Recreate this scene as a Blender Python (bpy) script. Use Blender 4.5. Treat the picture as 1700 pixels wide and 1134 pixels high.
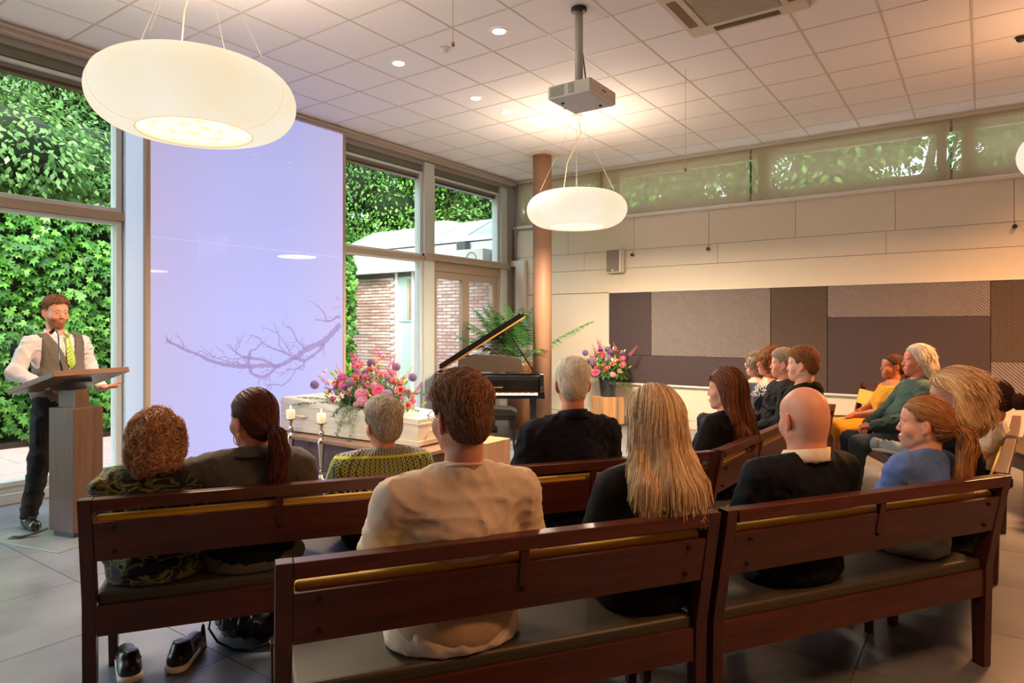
import bpy, bmesh, math, random
import numpy as np
from mathutils import Vector, Matrix, noise
R=math.radians; PI=math.pi
rnd=random.Random(7); rng=np.random.default_rng(7)
for o in list(bpy.data.objects): bpy.data.objects.remove(o)
S=bpy.context.scene; COL=S.collection
# ------------------------------------------------------------------ camera, sky, sun, exposure
TH=0.6237
cd=bpy.data.cameras.new('camera'); cam=bpy.data.objects.new('camera',cd); COL.objects.link(cam)
cam.location=(0,0,1.5); cam.rotation_euler=(R(90),0,TH)
cd.sensor_width=36; cd.lens=1110.9/1700*36; cd.shift_x=15.6/1700; cd.shift_y=-23.1/1700
cd.clip_start=.05; cd.clip_end=200; S.camera=cam
S.view_settings.view_transform='Standard'; S.view_settings.look='None'
S.view_settings.gamma=1; S.view_settings.use_curve_mapping=False
S.view_settings.exposure=EXPO=0.38
W=bpy.data.worlds.new('sky'); S.world=W; W.use_nodes=True
nt=W.node_tree; nt.nodes.clear()
bgn=nt.nodes.new('ShaderNodeBackground'); outw=nt.nodes.new('ShaderNodeOutputWorld')
sky=nt.nodes.new('ShaderNodeTexSky'); sky.sky_type='NISHITA'; sky.sun_disc=False
sky.sun_elevation=R(48); sky.sun_rotation=R(140); sky.air_density=1.2; sky.dust_density=3.5; sky.ozone_density=1.0
mx=nt.nodes.new('ShaderNodeMix'); mx.data_type='RGBA'; mx.inputs[0].default_value=.45
mx.inputs[7].default_value=(7,7.4,8,1)
nt.links.new(sky.outputs[0],mx.inputs[6]); nt.links.new(mx.outputs[2],bgn.inputs[0])
bgn.inputs[1].default_value=0.88; nt.links.new(bgn.outputs[0],outw.inputs[0])
def light(name,kind,loc,power,col=(1,1,1),size=.3,rot=(0,0,0),**k):
    l=bpy.data.lights.new(name,kind); l.energy=power; l.color=col
    if kind=='AREA': l.shape=k.get('shape','DISK'); l.size=size
    elif kind in('POINT','SPOT'): l.shadow_soft_size=size
    if kind=='SPOT': l.spot_size=k.get('cone',R(90)); l.spot_blend=.6
    o=bpy.data.objects.new(name,l); COL.objects.link(o); o.location=loc; o.rotation_euler=rot
    return o
sunl=bpy.data.lights.new('sun','SUN'); sunl.energy=3.0; sunl.angle=R(12); sunl.color=(1,.96,.88)
suno=bpy.data.objects.new('sun',sunl); COL.objects.link(suno); suno.location=(6,-6,14)
sd=Vector((-.62,.50,-.80)); suno.rotation_euler=sd.to_track_quat('-Z','Y').to_euler()
# ------------------------------------------------------------------ object helpers
def tag(o,label=None,cat=None,group=None,kind=None):
    if label: o['label']=label
    if cat: o['category']=cat
    if group: o['group']=group
    if kind: o['kind']=kind
    return o
def thing(name,label,cat,loc=(0,0,0),rz=0,group=None,kind=None):
    o=bpy.data.objects.new(name,None); COL.objects.link(o); o.location=loc; o.rotation_euler=(0,0,rz)
    o.empty_display_size=.1
    return tag(o,label,cat,group,kind)
def obj(name,me,mat=None,parent=None,loc=None,rot=None,smooth=False,bevel=0,label=None,kind=None,seg=2):
    if isinstance(me,MB): me=me.mesh(name)
    if mat is not None and not me.materials: me.materials.append(mat)
    if smooth: me.polygons.foreach_set('use_smooth',[True]*len(me.polygons)); 
    o=bpy.data.objects.new(name,me); COL.objects.link(o)
    if parent: o.parent=parent
    if loc is not None: o.location=loc
    if rot is not None: o.rotation_euler=rot
    if bevel:
        m=o.modifiers.new('bevel','BEVEL'); m.width=bevel; m.segments=seg; m.limit_method='ANGLE'; m.angle_limit=R(40)
        if hasattr(m,'harden_normals'): pass
    return tag(o,label,kind=kind)
class MB:
    def __init__(s): s.v=[]; s.f=[]; s.c=[]
    def add(s,v,f):
        n=len(s.v); s.v+=[tuple(p) for p in v]; s.f+=[tuple(i+n for i in q) for q in f]; return s
    def box(s,x0,x1,y0,y1,z0,z1,M=None,taper=None):
        v=[(x,y,z) for z in(z0,z1) for y in(y0,y1) for x in(x0,x1)]
        if taper:  # shrink at z0
            cx,cy=(x0+x1)/2,(y0+y1)/2
            v=[((x-cx)*taper+cx,(y-cy)*taper+cy,z) if z==z0 else (x,y,z) for x,y,z in v]
        if M: v=[M@Vector(p) for p in v]
        return s.add(v,[(0,2,3,1),(4,5,7,6),(0,1,5,4),(1,3,7,5),(3,2,6,7),(2,0,4,6)])
    def tube(s,pts,r,n=8,cap=True):
        P=[Vector(p) for p in pts]; rs=r if hasattr(r,'__len__') else [r]*len(P); base=len(s.v); up=None
        for i,p in enumerate(P):
            t=(P[min(i+1,len(P)-1)]-P[max(i-1,0)])
            if t.length<1e-9: t=Vector((0,0,1))
            t.normalize()
            if up is None: up=t.orthogonal().normalized()
            up=(up-t*up.dot(t)); up=up.normalized() if up.length>1e-6 else t.orthogonal().normalized()
            b=t.cross(up)
            for k in range(n):
                a=2*PI*k/n; s.v.append(tuple(p+(up*math.cos(a)+b*math.sin(a))*rs[i]))
        for i in range(len(P)-1):
            for k in range(n):
                a=base+i*n+k; b2=base+i*n+(k+1)%n; s.f.append((a,b2,b2+n,a+n))
        if cap: s.f.append(tuple(base+k for k in range(n))[::-1]); s.f.append(tuple(base+(len(P)-1)*n+k for k in range(n)))
        return s
    def lathe(s,prof,n=24,c=(0,0,0),cap=True):
        base=len(s.v)
        for r,z in prof:
            for k in range(n):
                a=2*PI*k/n; s.v.append((c[0]+r*math.cos(a),c[1]+r*math.sin(a),c[2]+z))
        for i in range(len(prof)-1):
            for k in range(n):
                a=base+i*n+k; b2=base+i*n+(k+1)%n; s.f.append((a,b2,b2+n,a+n))
        if cap:
            s.f.append(tuple(base+k for k in range(n))[::-1]); s.f.append(tuple(base+(len(prof)-1)*n+k for k in range(n)))
        return s
    def sph(s,c,r,n=10,m=7,sc=(1,1,1)):
        prof=[(max(1e-4,math.sin(PI*i/m)),-math.cos(PI*i/m)) for i in range(m+1)]
        b=len(s.v); s.lathe(prof,n,cap=False)
        for i in range(b,len(s.v)):
            p=s.v[i]; s.v[i]=(c[0]+p[0]*r*sc[0],c[1]+p[1]*r*sc[1],c[2]+p[2]*r*sc[2])
        return s
    def poly(s,pts,axis_off):  # extruded polygon: pts 3d list, axis_off vector
        n=len(pts); o=Vector(axis_off); v=[Vector(p) for p in pts]
        return s.add(v+[p+o for p in v],[tuple(range(n))[::-1],tuple(range(n,2*n))]+[(i,(i+1)%n,(i+1)%n+n,i+n) for i in range(n)])
    def xf(s,M,i0=0):
        for i in range(i0,len(s.v)): s.v[i]=tuple(M@Vector(s.v[i]))
        return s
    def mesh(s,name):
        me=bpy.data.meshes.new(name); me.from_pydata(s.v,[],s.f); me.update(); return me
def B(*a,**k): return MB().box(*a,**k)
def npmesh(name,V,F,cols=None,smooth=False,attr='Col'):
    """V (n,3), F (m,k) int arrays"""
    me=bpy.data.meshes.new(name); n,m,k=len(V),len(F),F.shape[1]
    me.vertices.add(n); me.vertices.foreach_set('co',np.asarray(V,np.float32).ravel())
    me.loops.add(m*k); me.loops.foreach_set('vertex_index',np.asarray(F,np.int32).ravel())
    me.polygons.add(m); me.polygons.foreach_set('loop_start',np.arange(0,m*k,k,dtype=np.int32))
    me.polygons.foreach_set('loop_total',np.full(m,k,np.int32))
    if smooth: me.polygons.foreach_set('use_smooth',np.ones(m,bool))
    me.update(calc_edges=True)
    if cols is not None:
        a=me.color_attributes.new(attr,'FLOAT_COLOR','POINT')
        c=np.ones((n,4),np.float32); c[:,:3]=cols; a.data.foreach_set('color',c.ravel())
    return me
# ------------------------------------------------------------------ materials
def srgb(r,g,b):
    f=lambda c:(c/255/12.92 if c/255<=.04045 else ((c/255+.055)/1.055)**2.4)
    return (f(r),f(g),f(b))
MATS={}
def mat(name,col=(.8,.8,.8),rough=.5,metal=0,noise_s=0,noise_amt=0,bump=0,bump_s=40,stretch=None,attr=None,spec=.5,
        coat=0,sheen=0,trans=0,emit=None,estr=1,alpha=1,col2=None,sss=0,ior=None,coord='Object',bdist=.002):
    if name in MATS: return MATS[name]
    m=bpy.data.materials.new(name); m.use_nodes=True; t=m.node_tree; N=t.nodes; L=t.links
    b=N['Principled BSDF']; I=b.inputs
    I['Base Color'].default_value=(*col,1); I['Roughness'].default_value=rough; I['Metallic'].default_value=metal
    I['Specular IOR Level'].default_value=spec; I['Coat Weight'].default_value=coat; I['Coat Roughness'].default_value=.1
    I['Sheen Weight'].default_value=sheen; I['Transmission Weight'].default_value=trans; I['Alpha'].default_value=alpha
    if sss: I['Subsurface Weight'].default_value=sss; I['Subsurface Radius'].default_value=(.012,.005,.003); I['Subsurface Scale'].default_value=1
    if ior: I['IOR'].default_value=ior
    if emit: I['Emission Color'].default_value=(*emit,1); I['Emission Strength'].default_value=estr
    co=None
    def coords():
        nonlocal co
        if co is None:
            tc=N.new('ShaderNodeTexCoord'); mp=N.new('ShaderNodeMapping'); L.new(tc.outputs[coord],mp.inputs[0])
            if stretch: mp.inputs['Scale'].default_value=stretch
            co=mp.outputs[0]
        return co
    src=None
    if attr:
        a=N.new('ShaderNodeAttribute'); a.attribute_name=attr; src=a.outputs['Color']
    if noise_s:
        nz=N.new('ShaderNodeTexNoise'); nz.inputs['Scale'].default_value=noise_s; nz.inputs['Detail'].default_value=5
        L.new(coords(),nz.inputs['Vector'])
        mixn=N.new('ShaderNodeMix'); mixn.data_type='RGBA'
        rp=N.new('ShaderNodeMapRange'); rp.inputs[1].default_value=.3; rp.inputs[2].default_value=.7
        L.new(nz.outputs[0],rp.inputs[0]); L.new(rp.outputs[0],mixn.inputs[0])
        if src is None:
            c2=col2 or tuple(c*(1-noise_amt) for c in col)
            mixn.inputs[6].default_value=(*col,1); mixn.inputs[7].default_value=(*c2,1)
        else:
            mixn.blend_type='MULTIPLY'; L.new(src,mixn.inputs[6]); mixn.inputs[7].default_value=(1-noise_amt,)*3+(1,)
        src=mixn.outputs[2]
    if src is not None: L.new(src,I['Base Color'])
    if bump:
        nb=N.new('ShaderNodeTexNoise'); nb.inputs['Scale'].default_value=bump_s; nb.inputs['Detail'].default_value=4
        L.new(coords(),nb.inputs['Vector'])
        bp=N.new('ShaderNodeBump'); bp.inputs['Strength'].default_value=bump; bp.inputs['Distance'].default_value=bdist
        L.new(nb.outputs[0],bp.inputs['Height']); L.new(bp.outputs[0],I['Normal'])
    MATS[name]=m; return m
def glass_mat(name,tint=(.93,.97,.96),refl=1.45,rough=0.0):
    if name in MATS: return MATS[name]
    m=bpy.data.materials.new(name); m.use_nodes=True; t=m.node_tree; N=t.nodes; L=t.links; N.clear()
    tr=N.new('ShaderNodeBsdfTransparent'); tr.inputs[0].default_value=(*tint,1)
    gl=N.new('ShaderNodeBsdfGlossy'); gl.inputs['Roughness'].default_value=rough
    fr=N.new('ShaderNodeFresnel'); fr.inputs[0].default_value=refl
    mi=N.new('ShaderNodeMixShader'); o=N.new('ShaderNodeOutputMaterial')
    ge=N.new('ShaderNodeNewGeometry'); iv=N.new('ShaderNodeMath'); iv.operation='SUBTRACT'; iv.inputs[0].default_value=1; L.new(ge.outputs['Backfacing'],iv.inputs[1]); mu=N.new('ShaderNodeMath'); mu.operation='MULTIPLY'; L.new(iv.outputs[0],mu.inputs[0]); L.new(fr.outputs[0],mu.inputs[1]); L.new(mu.outputs[0],mi.inputs[0]); L.new(tr.outputs[0],mi.inputs[1]); L.new(gl.outputs[0],mi.inputs[2]); L.new(mi.outputs[0],o.inputs[0])
    MATS[name]=m; return m
M_ceil=mat('ceiling_tile_white',srgb(232,226,226),.85,bump=.25,bump_s=300)
M_grid=mat('ceiling_grid_metal',srgb(204,194,182),.45)
M_wall=mat('cream_wall_board',srgb(226,215,194),.6,noise_s=3,noise_amt=.04)
M_joint=mat('wall_joint_shadow_gap',srgb(170,152,124),.8)
M_alu=mat('anodised_frame_grey',srgb(206,212,210),.4,metal=.15)
M_alub=mat('frame_warm_grey',srgb(166,150,134),.45,metal=.1)
M_olive=mat('shutter_box_olive',srgb(112,112,96),.5)
M_brownbar=mat('shutter_brown_bar',srgb(78,48,34),.5)
M_beige=mat('beige_strip',srgb(186,160,132),.5)
M_white=mat('white_plastic',srgb(225,222,214),.35)
M_black=mat('black_plastic',(.012,.012,.012),.4)
M_glass=glass_mat('window_glass')
M_chrome=mat('chrome',(.75,.74,.72),.15,metal=1)
M_floor=mat('floor_stone_tile',srgb(128,133,142),.30,noise_s=2.6,col2=srgb(98,102,112),bump=.25,bump_s=60)
M_floorgap=mat('floor_joint',srgb(70,68,68),.8)
# wall-joint colour shows between boards
PB=[] # collection of tile base meshes
def struct(name,m,material,parent=None,**k):
    o=obj(name,m,material,parent,**k)
    if not parent: o['kind']='structure'
    return o
# ------------------------------------------------------------------ floor with tiles
UL,UR,VF,VB,ZC=-6.70,3.6,-3.2,9.65,4.053
floor=struct('floor',B(UL-.12,UR,VF,VB,-.12,-.004),M_floorgap)
ts=.78; tm=B(.002,ts-.002,.002,ts-.002,-.03,0).mesh('tile'); tm.materials.append(M_floor)
cnt=0
for i in range(-4,9):
    for j in range(-2,13):
        u=-4.36+.78*i; v=1.74+.78*(j-2)
        if u<UL-.3: continue
        if u>.9 or v>VB-.4: continue
        # skip tiles outside the view
        X=(u+.4)*math.cos(TH)+(v+.4)*math.sin(TH); D=-(u+.4)*math.sin(TH)+(v+.4)*math.cos(TH)
        if D<1.6 or abs(X/D)>1.0: continue
        o=obj('tile',tm,None,floor,loc=(u,v,0)); cnt+=1
struct('floor_edge_strip',B(UL-.12,-5.92+.0,VF,VB,-.03,-.001),M_floor,floor)
struct('floor_back_strip',B(UL,UR,9.45,VB,-.03,-.0012),M_floor,floor)
struct('floor_rest',B(.0,UR,VF,VB,-.03,-.0015),M_floor,floor)
struct('floor_near',B(UL,UR,VF,1.0,-.03,-.0018),M_floor,floor)
# ------------------------------------------------------------------ ceiling with tiles in a metal grid
ceil=struct('ceiling',B(UL+.015,UR,VF,VB,ZC+.03,ZC+.16),M_ceil)
tm=B(.009,.591,.009,.591,0,.02).mesh('tile'); tm.materials.append(M_ceil)
grid=MB(); U0,V0=-6.685,2.5735-.6*10+.0
holes={(-5,1)} 
for i in range(0,12):
    for j in range(0,24):
        u=U0+.6*i; v=2.5735-3.6+.6*j-.6*2
        if v+.6>VB+.15: continue
        X=(u+.3)*math.cos(TH)+(v+.3)*math.sin(TH); D=-(u+.3)*math.sin(TH)+(v+.3)*math.cos(TH)
        if D<3.2 or abs((X)/D)>1.0 or v<.1: continue
        if -2.1<u+.3<-1.1 and 4.7<v+.3<5.8: continue
        o=obj('tile',tm,None,ceil,loc=(u,v,ZC+.002))
        if v+.6>VB: o.scale=(1,(VB-v)/.6,1)
for i in range(0,18):
    u=U0+.6*i; grid.box(u-.008,u+.008,VF,VB,ZC-.001,ZC+.03)
for j in range(-9,13):
    v=2.5735+.6*j
    if v<VB: grid.box(U0,UR,v-.008,v+.008,ZC-.0005,ZC+.03)
struct('grid',grid,M_grid,ceil)
# ------------------------------------------------------------------ other walls (behind and right of the camera)
struct('wall_right',B(UR,UR+.12,VF,VB,0,ZC+.1),mat('warm_brown_panelling',srgb(120,84,58),.6))
struct('wall_front',B(UL,UR,VF-.12,VF,0,ZC+.1),MATS['warm_brown_panelling'])
struct('roof_slab',B(UL-.45,UR+.2,VF-.2,VB+.3,ZC+.17,ZC+.42),mat('roof_felt',srgb(90,90,92),.9))
# ------------------------------------------------------------------ back wall: boards with joints
wb=MB(); 
wb.box(UL-.1,UR,VB+.03,VB+.3,0,3.22)
wb.box(UL-.1,UR,VB+.03,VB+.3,3.93,ZC+.16)
for u in [-6.7,-5.0,-2.5,-.15,2.2]: wb.box(u-.07,u+.07,VB+.08,VB+.2,3.2,3.95)
wall=struct('wall_back',wb,M_joint)
def board(u0,u1,z0,z1,d=.0,g=.0022): obj('board',B(u0+g,u1-g,VB-d,VB+.035,z0+g,z1-g),M_wall,wall,bevel=.002)
js=[-6.7,-5.6,-4.42,-3.25,-2.07,-.90,.28,1.45,UR]
for a,b in zip(js,js[1:]): board(a,b,2.715,3.215)
js=[-6.7,-5.3,-3.12,-1.0,1.1,UR]
for a,b in zip(js,js[1:]): board(a,b,2.43,2.715)
board(-6.7,UR,2.06,2.43,g=.003)
board(-6.7,-5.95,0.12,2.055); board(-5.95,-4.87,.12,2.055); board(-4.87,UR,.12,2.058,g=.001)
struct('baseboard_back',B(-6.6,UR,VB-.015,VB+.03,0,.115),mat('baseboard_cream',srgb(214,206,190),.5),bevel=.003)
# clerestory: frame, glass, ledge, blinds
cf=MB()
cf.box(UL,UR,VB+.1,VB+.16,3.22,3.40); cf.box(UL,UR,VB+.1,VB+.16,3.87,3.95)
for u in [-6.5,-4.75,-2.47,-.42,1.9]: cf.box(u-.05,u+.05,VB+.1,VB+.16,3.3,3.9)
cl=thing('window_4',None,None,kind='structure')
obj('window_frame',cf,M_alub,cl); obj('pane',B(UL,UR,VB+.125,VB+.13,3.39,3.88),M_glass,cl)
led=MB(); led.tube([(UL+.1,VB-.03,3.235),(UR,VB-.03,3.235)],.028,12); led.box(UL,UR,VB-.03,VB+.1,3.215,3.262)
obj('ledge',led,mat('ledge_white',srgb(226,222,212),.35),cl,smooth=False)
struct('trim_1',B(UL,UR,VB-.02,VB+.05,ZC-.05,ZC+.0),mat('ceiling_trim',srgb(200,188,170),.5))
def blind_mat():
    m=bpy.data.materials.new('screen_blind_fabric'); m.use_nodes=True; t=m.node_tree; N=t.nodes; L=t.links; N.clear()
    tr=N.new('ShaderNodeBsdfTransparent'); tl=N.new('ShaderNodeBsdfTranslucent'); df=N.new('ShaderNodeBsdfDiffuse')
    df.inputs[0].default_value=(*srgb(206,192,160),1); tl.inputs[0].default_value=(*srgb(225,212,180),1)
    a=N.new('ShaderNodeMixShader'); a.inputs[0].default_value=.35; L.new(df.outputs[0],a.inputs[1]); L.new(tl.outputs[0],a.inputs[2])
    b=N.new('ShaderNodeMixShader'); b.inputs[0].default_value=.48; L.new(a.outputs[0],b.inputs[1]); L.new(tr.outputs[0],b.inputs[2])
    o=N.new('ShaderNodeOutputMaterial'); L.new(b.outputs[0],o.inputs[0]); return m
M_blind=blind_mat()
bd=[-6.62,-4.985,-2.655,-.32,2.02]
names=['beige roller blind behind the round column','beige roller blind above the distant pendant lamp','wide beige roller blind in the middle of the high window','beige roller blind at the far right of the high window']
for k,(a,b) in enumerate(zip(bd,bd[1:])):
    t=thing('roller_blind',names[k],'blind',((a+b)/2,VB-.005,3.26),group='roller blinds on the high window')
    w=(b-a)/2-.014
    obj('fabric',B(-w,w,-.0008,.0008,0,.76),M_blind,t); obj('bottom_bar',MB().tube([(-w,0,0.005),(w,0,0.005)],.008,8),M_beige,t)
    obj('roller_tube',MB().tube([(-w,0.03,.74),(w,0.03,.74)],.02,10),M_beige,t,smooth=True)
# ------------------------------------------------------------------ window wall on the left (plane u=-6.70)
GL=-6.80
wlm=MB()
wlm.box(UL-.2,UL-.02,VF,VB+.2,3.90,ZC+.16)      # lintel
wlm.box(UL-.2,UL-.003,9.455,VB+.03,0,3.899)            # end pier by the back wall
wall_l=struct('wall_left',wlm,mat('lintel_grey',srgb(150,144,140),.6))
def fr(u0,u1,v0,v1,z0,z1,mb): mb.box(u0,u1,v0,v1,z0,z1)
# curtain track and recess trims at ceiling edge
tk=MB(); tk.box(-6.70,-6.62,VF,VB-.05,3.965,4.035)
for k in range(4): tk.box(-6.63,-6.605,VF,VB-.05,3.968+.012*k,3.974+.012*k)
struct('trim_2',tk,mat('curtain_track',srgb(198,182,170),.4,metal=.2))
struct('trim_3',B(-6.69,-6.665,VF,VB,4.035,4.07),mat('ceiling_edge_angle',srgb(205,196,180),.5))
# shutter boxes
def shutter(v0,v1,n):
    t=thing('shutter_box',n,'shutter',(-6.86,(v0+v1)/2,3.70),group='shutter boxes above the windows'); h=(v1-v0)/2
    obj('housing',MB().box(-.1,.10,-h,h,.115,.20).box(-.1,.085,-h,h,.095,.116),M_olive,t,bevel=.004)
    obj('lower_housing',B(-.1,.075,-h,h,.03,.09),M_olive,t,bevel=.003); obj('bottom_bar',B(-.03,.07,-h,h,0,.03),M_brownbar,t)
shutter(-.2,3.08,'olive shutter box above the large left window'); shutter(5.79,7.32,'olive shutter box above the window right of the lilac screen'); shutter(7.58,9.28,'olive shutter box above the glass double door')
def window(name,v0,v1,z0,z1,mat_=M_alu,fw=.055,transom=None,u=GL):
    t=thing(name,None,None,kind='structure'); m=MB()
    m.box(u-.05,u+.06,v0,v0+fw,z0,z1); m.box(u-.05,u+.06,v1-fw,v1,z0,z1); m.box(u-.05,u+.058,v0+fw,v1-fw,z0,z0+fw*.8); m.box(u-.05,u+.058,v0+fw,v1-fw,z1-fw*.6,z1)
    obj('window_frame',m,mat_,t,bevel=.004)
    obj('pane',B(u-.004,u+.004,v0+fw*.6,v1-fw*.6,z0+.02,z1-.02),M_glass,t)
    return t
# left window: low sill, panes split by transom
w1=window('window_1',-.2,3.09,2.60,3.80); w2=window('window_2',-.2,3.09,.14,2.52)
w3=window('window_3',-3.2,-.2,.14,3.80)
tr=MB(); tr.box(-6.86,-6.70,VF,3.10,2.52,2.60); struct('trim_4',tr,M_alub,bevel=.004)
sl=MB(); sl.box(-6.90,-6.70,VF,3.12,0,.09); sl.box(-6.90,-6.76,VF,3.12,.09,.15); struct('trim_5',sl,mat('sill_white',srgb(196,206,206),.4),bevel=.005)
struct('trim_6',MB().box(-6.9,-6.70,-.28,-.12,0,3.95).box(-6.90,-6.705,3.10,3.115,0,3.95),mat('post_white',srgb(214,224,232),.35),bevel=.004)
# right windows
window('window_5',5.80,7.34,2.55,3.80); window('window_6',5.80,7.34,.14,2.50)
window('window_7',7.56,9.27,2.58,3.80)
struct('trim_7',MB().box(-6.86,-6.70,5.80,7.34,2.495,2.56).box(-6.86,-6.66,7.34,9.45,2.50,2.60),M_alub,bevel=.004)
struct('trim_8',MB().box(-6.90,-6.70,7.34,7.56,0,3.95).box(-6.90,-6.71,5.76,5.83,0,3.95),mat('mullion_grey',srgb(196,204,200),.4),bevel=.004)
struct('trim_9',MB().box(-6.9,-6.702,9.272,9.45,0,3.899),mat('mullion_grey2',srgb(196,204,200),.4),bevel=.004)
struct('trim_10',MB().box(-6.90,-6.70,5.78,7.36,0,.09).box(-6.90,-6.76,5.78,7.36,.09,.15),MATS['sill_white'],bevel=.004)
# glass double door
d=thing('door_1',None,None,kind='structure')
obj('door_frame',MB().box(-6.86,-6.74,7.56,9.26,2.36,2.50).box(-6.86,-6.742,7.56,7.60,0,2.36).box(-6.86,-6.742,9.20,9.26,0,2.36),M_alub,d,bevel=.004)
for a,b in((7.60,8.38),(8.38,9.20)):
    m=MB(); m.box(-6.83,-6.76,a,a+.09,.02,2.36); m.box(-6.83,-6.76,b-.09,b,.02,2.36); m.box(-6.83,-6.762,a+.09,b-.09,2.25,2.36); m.box(-6.83,-6.762,a+.09,b-.09,.02,.22)
    lf=obj('door_leaf',m,M_alub,d,bevel=.004); obj('pane',B(-6.80,-6.792,a+.05,b-.05,.15,2.3),M_glass,lf)
    obj('door_handle',MB().tube([(-6.75,8.34 if a<8 else 8.43,1.02),(-6.70,8.34 if a<8 else 8.43,1.02),(-6.70,8.22 if a<8 else 8.55,1.02)],.009,8),M_chrome,lf)
# white duct and grey conduit in the corner
tag(obj('corner_duct',MB().box(-6.60,-6.42,VB-.1,VB-.005,0,2.56).box(-6.70,-6.42,VB-.101,VB-.005,2.56,2.66),M_white,None,bevel=.006),'white boxed duct in the corner behind the palm','duct')
tag(obj('grey_conduit',MB().tube([(-6.62,VB-.03,4.02),(-6.62,VB-.03,3.12),(-6.655,VB-.03,3.08),(-6.655,VB-.03,2.67)],.018,8).tube([(-6.62,VB-.03,3.2),(-5.5,VB-.03,3.2)],.014,8),mat('conduit_grey',srgb(150,156,162),.4),None,smooth=True),'grey conduit running down the corner beside the glass door','conduit')
# ------------------------------------------------------------------ lilac backlit screen with branch print
def screen_mat():
    m=bpy.data.materials.new('backlit_lilac_screen'); m.use_nodes=True; t=m.node_tree; N=t.nodes; L=t.links; N.clear()
    tc=N.new('ShaderNodeTexCoord'); sp=N.new('ShaderNodeSeparateXYZ'); L.new(tc.outputs['Object'],sp.inputs[0])
    mr=N.new('ShaderNodeMapRange'); mr.inputs[1].default_value=-1.22; mr.inputs[2].default_value=1.22; L.new(sp.outputs[1],mr.inputs[0])
    cr=N.new('ShaderNodeValToRGB'); e=cr.color_ramp.elements
    e[0].position=0; e[0].color=(*srgb(203,192,232),1); e[1].position=1; e[1].color=(*srgb(214,202,246),1)
    q=cr.color_ramp.elements.new(.3); q.color=(*srgb(200,197,252),1); q=cr.color_ramp.elements.new(.65); q.color=(*srgb(198,198,255),1)
    L.new(mr.outputs[0],cr.inputs[0])
    em=N.new('ShaderNodeEmission'); L.new(cr.outputs[0],em.inputs[0]); mz=N.new('ShaderNodeMapRange'); mz.inputs[1].default_value=1.6; mz.inputs[2].default_value=4.0; mz.inputs[3].default_value=.79; mz.inputs[4].default_value=.62; L.new(sp.outputs[2],mz.inputs[0]); L.new(mz.outputs[0],em.inputs[1])
    gl=N.new('ShaderNodeBsdfGlossy'); gl.inputs['Roughness'].default_value=.02; fr_=N.new('ShaderNodeFresnel'); fr_.inputs[0].default_value=1.3
    mi=N.new('ShaderNodeMixShader'); mk=N.new('ShaderNodeMath'); mk.operation='MULTIPLY'; mk.inputs[1].default_value=.3; L.new(fr_.outputs[0],mk.inputs[0]); L.new(mk.outputs[0],mi.inputs[0]); L.new(em.outputs[0],mi.inputs[1]); L.new(gl.outputs[0],mi.inputs[2])
    o=N.new('ShaderNodeOutputMaterial'); L.new(mi.outputs[0],o.inputs[0]); return m
scr=thing('light_screen','tall backlit lilac screen with a grey branch print between the windows','screen',(-6.66,4.53,0.0))
obj('screen_panel',B(-.04,.012,-1.215,1.215,.04,4.0),screen_mat(),scr)
obj('screen_frame',MB().box(-.05,.02,-1.26,-1.216,0,4.03).box(-.05,.02,1.216,1.26,0,4.03).box(-.05,.02,-1.26,1.26,0,.04),M_beige,scr,bevel=.003)
obj('seam',B(.0121,.0126,-1.21,1.21,2.395,2.399),mat('screen_seam',srgb(176,172,226),.4,emit=srgb(180,176,230),estr=.8),scr)
obj('frosted_side_panel',B(-.05,-.035,-1.42,-1.262,.02,3.93),mat('frosted_glass_glow',srgb(120,130,140),.25,emit=srgb(196,212,236),estr=.62),scr)
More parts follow.
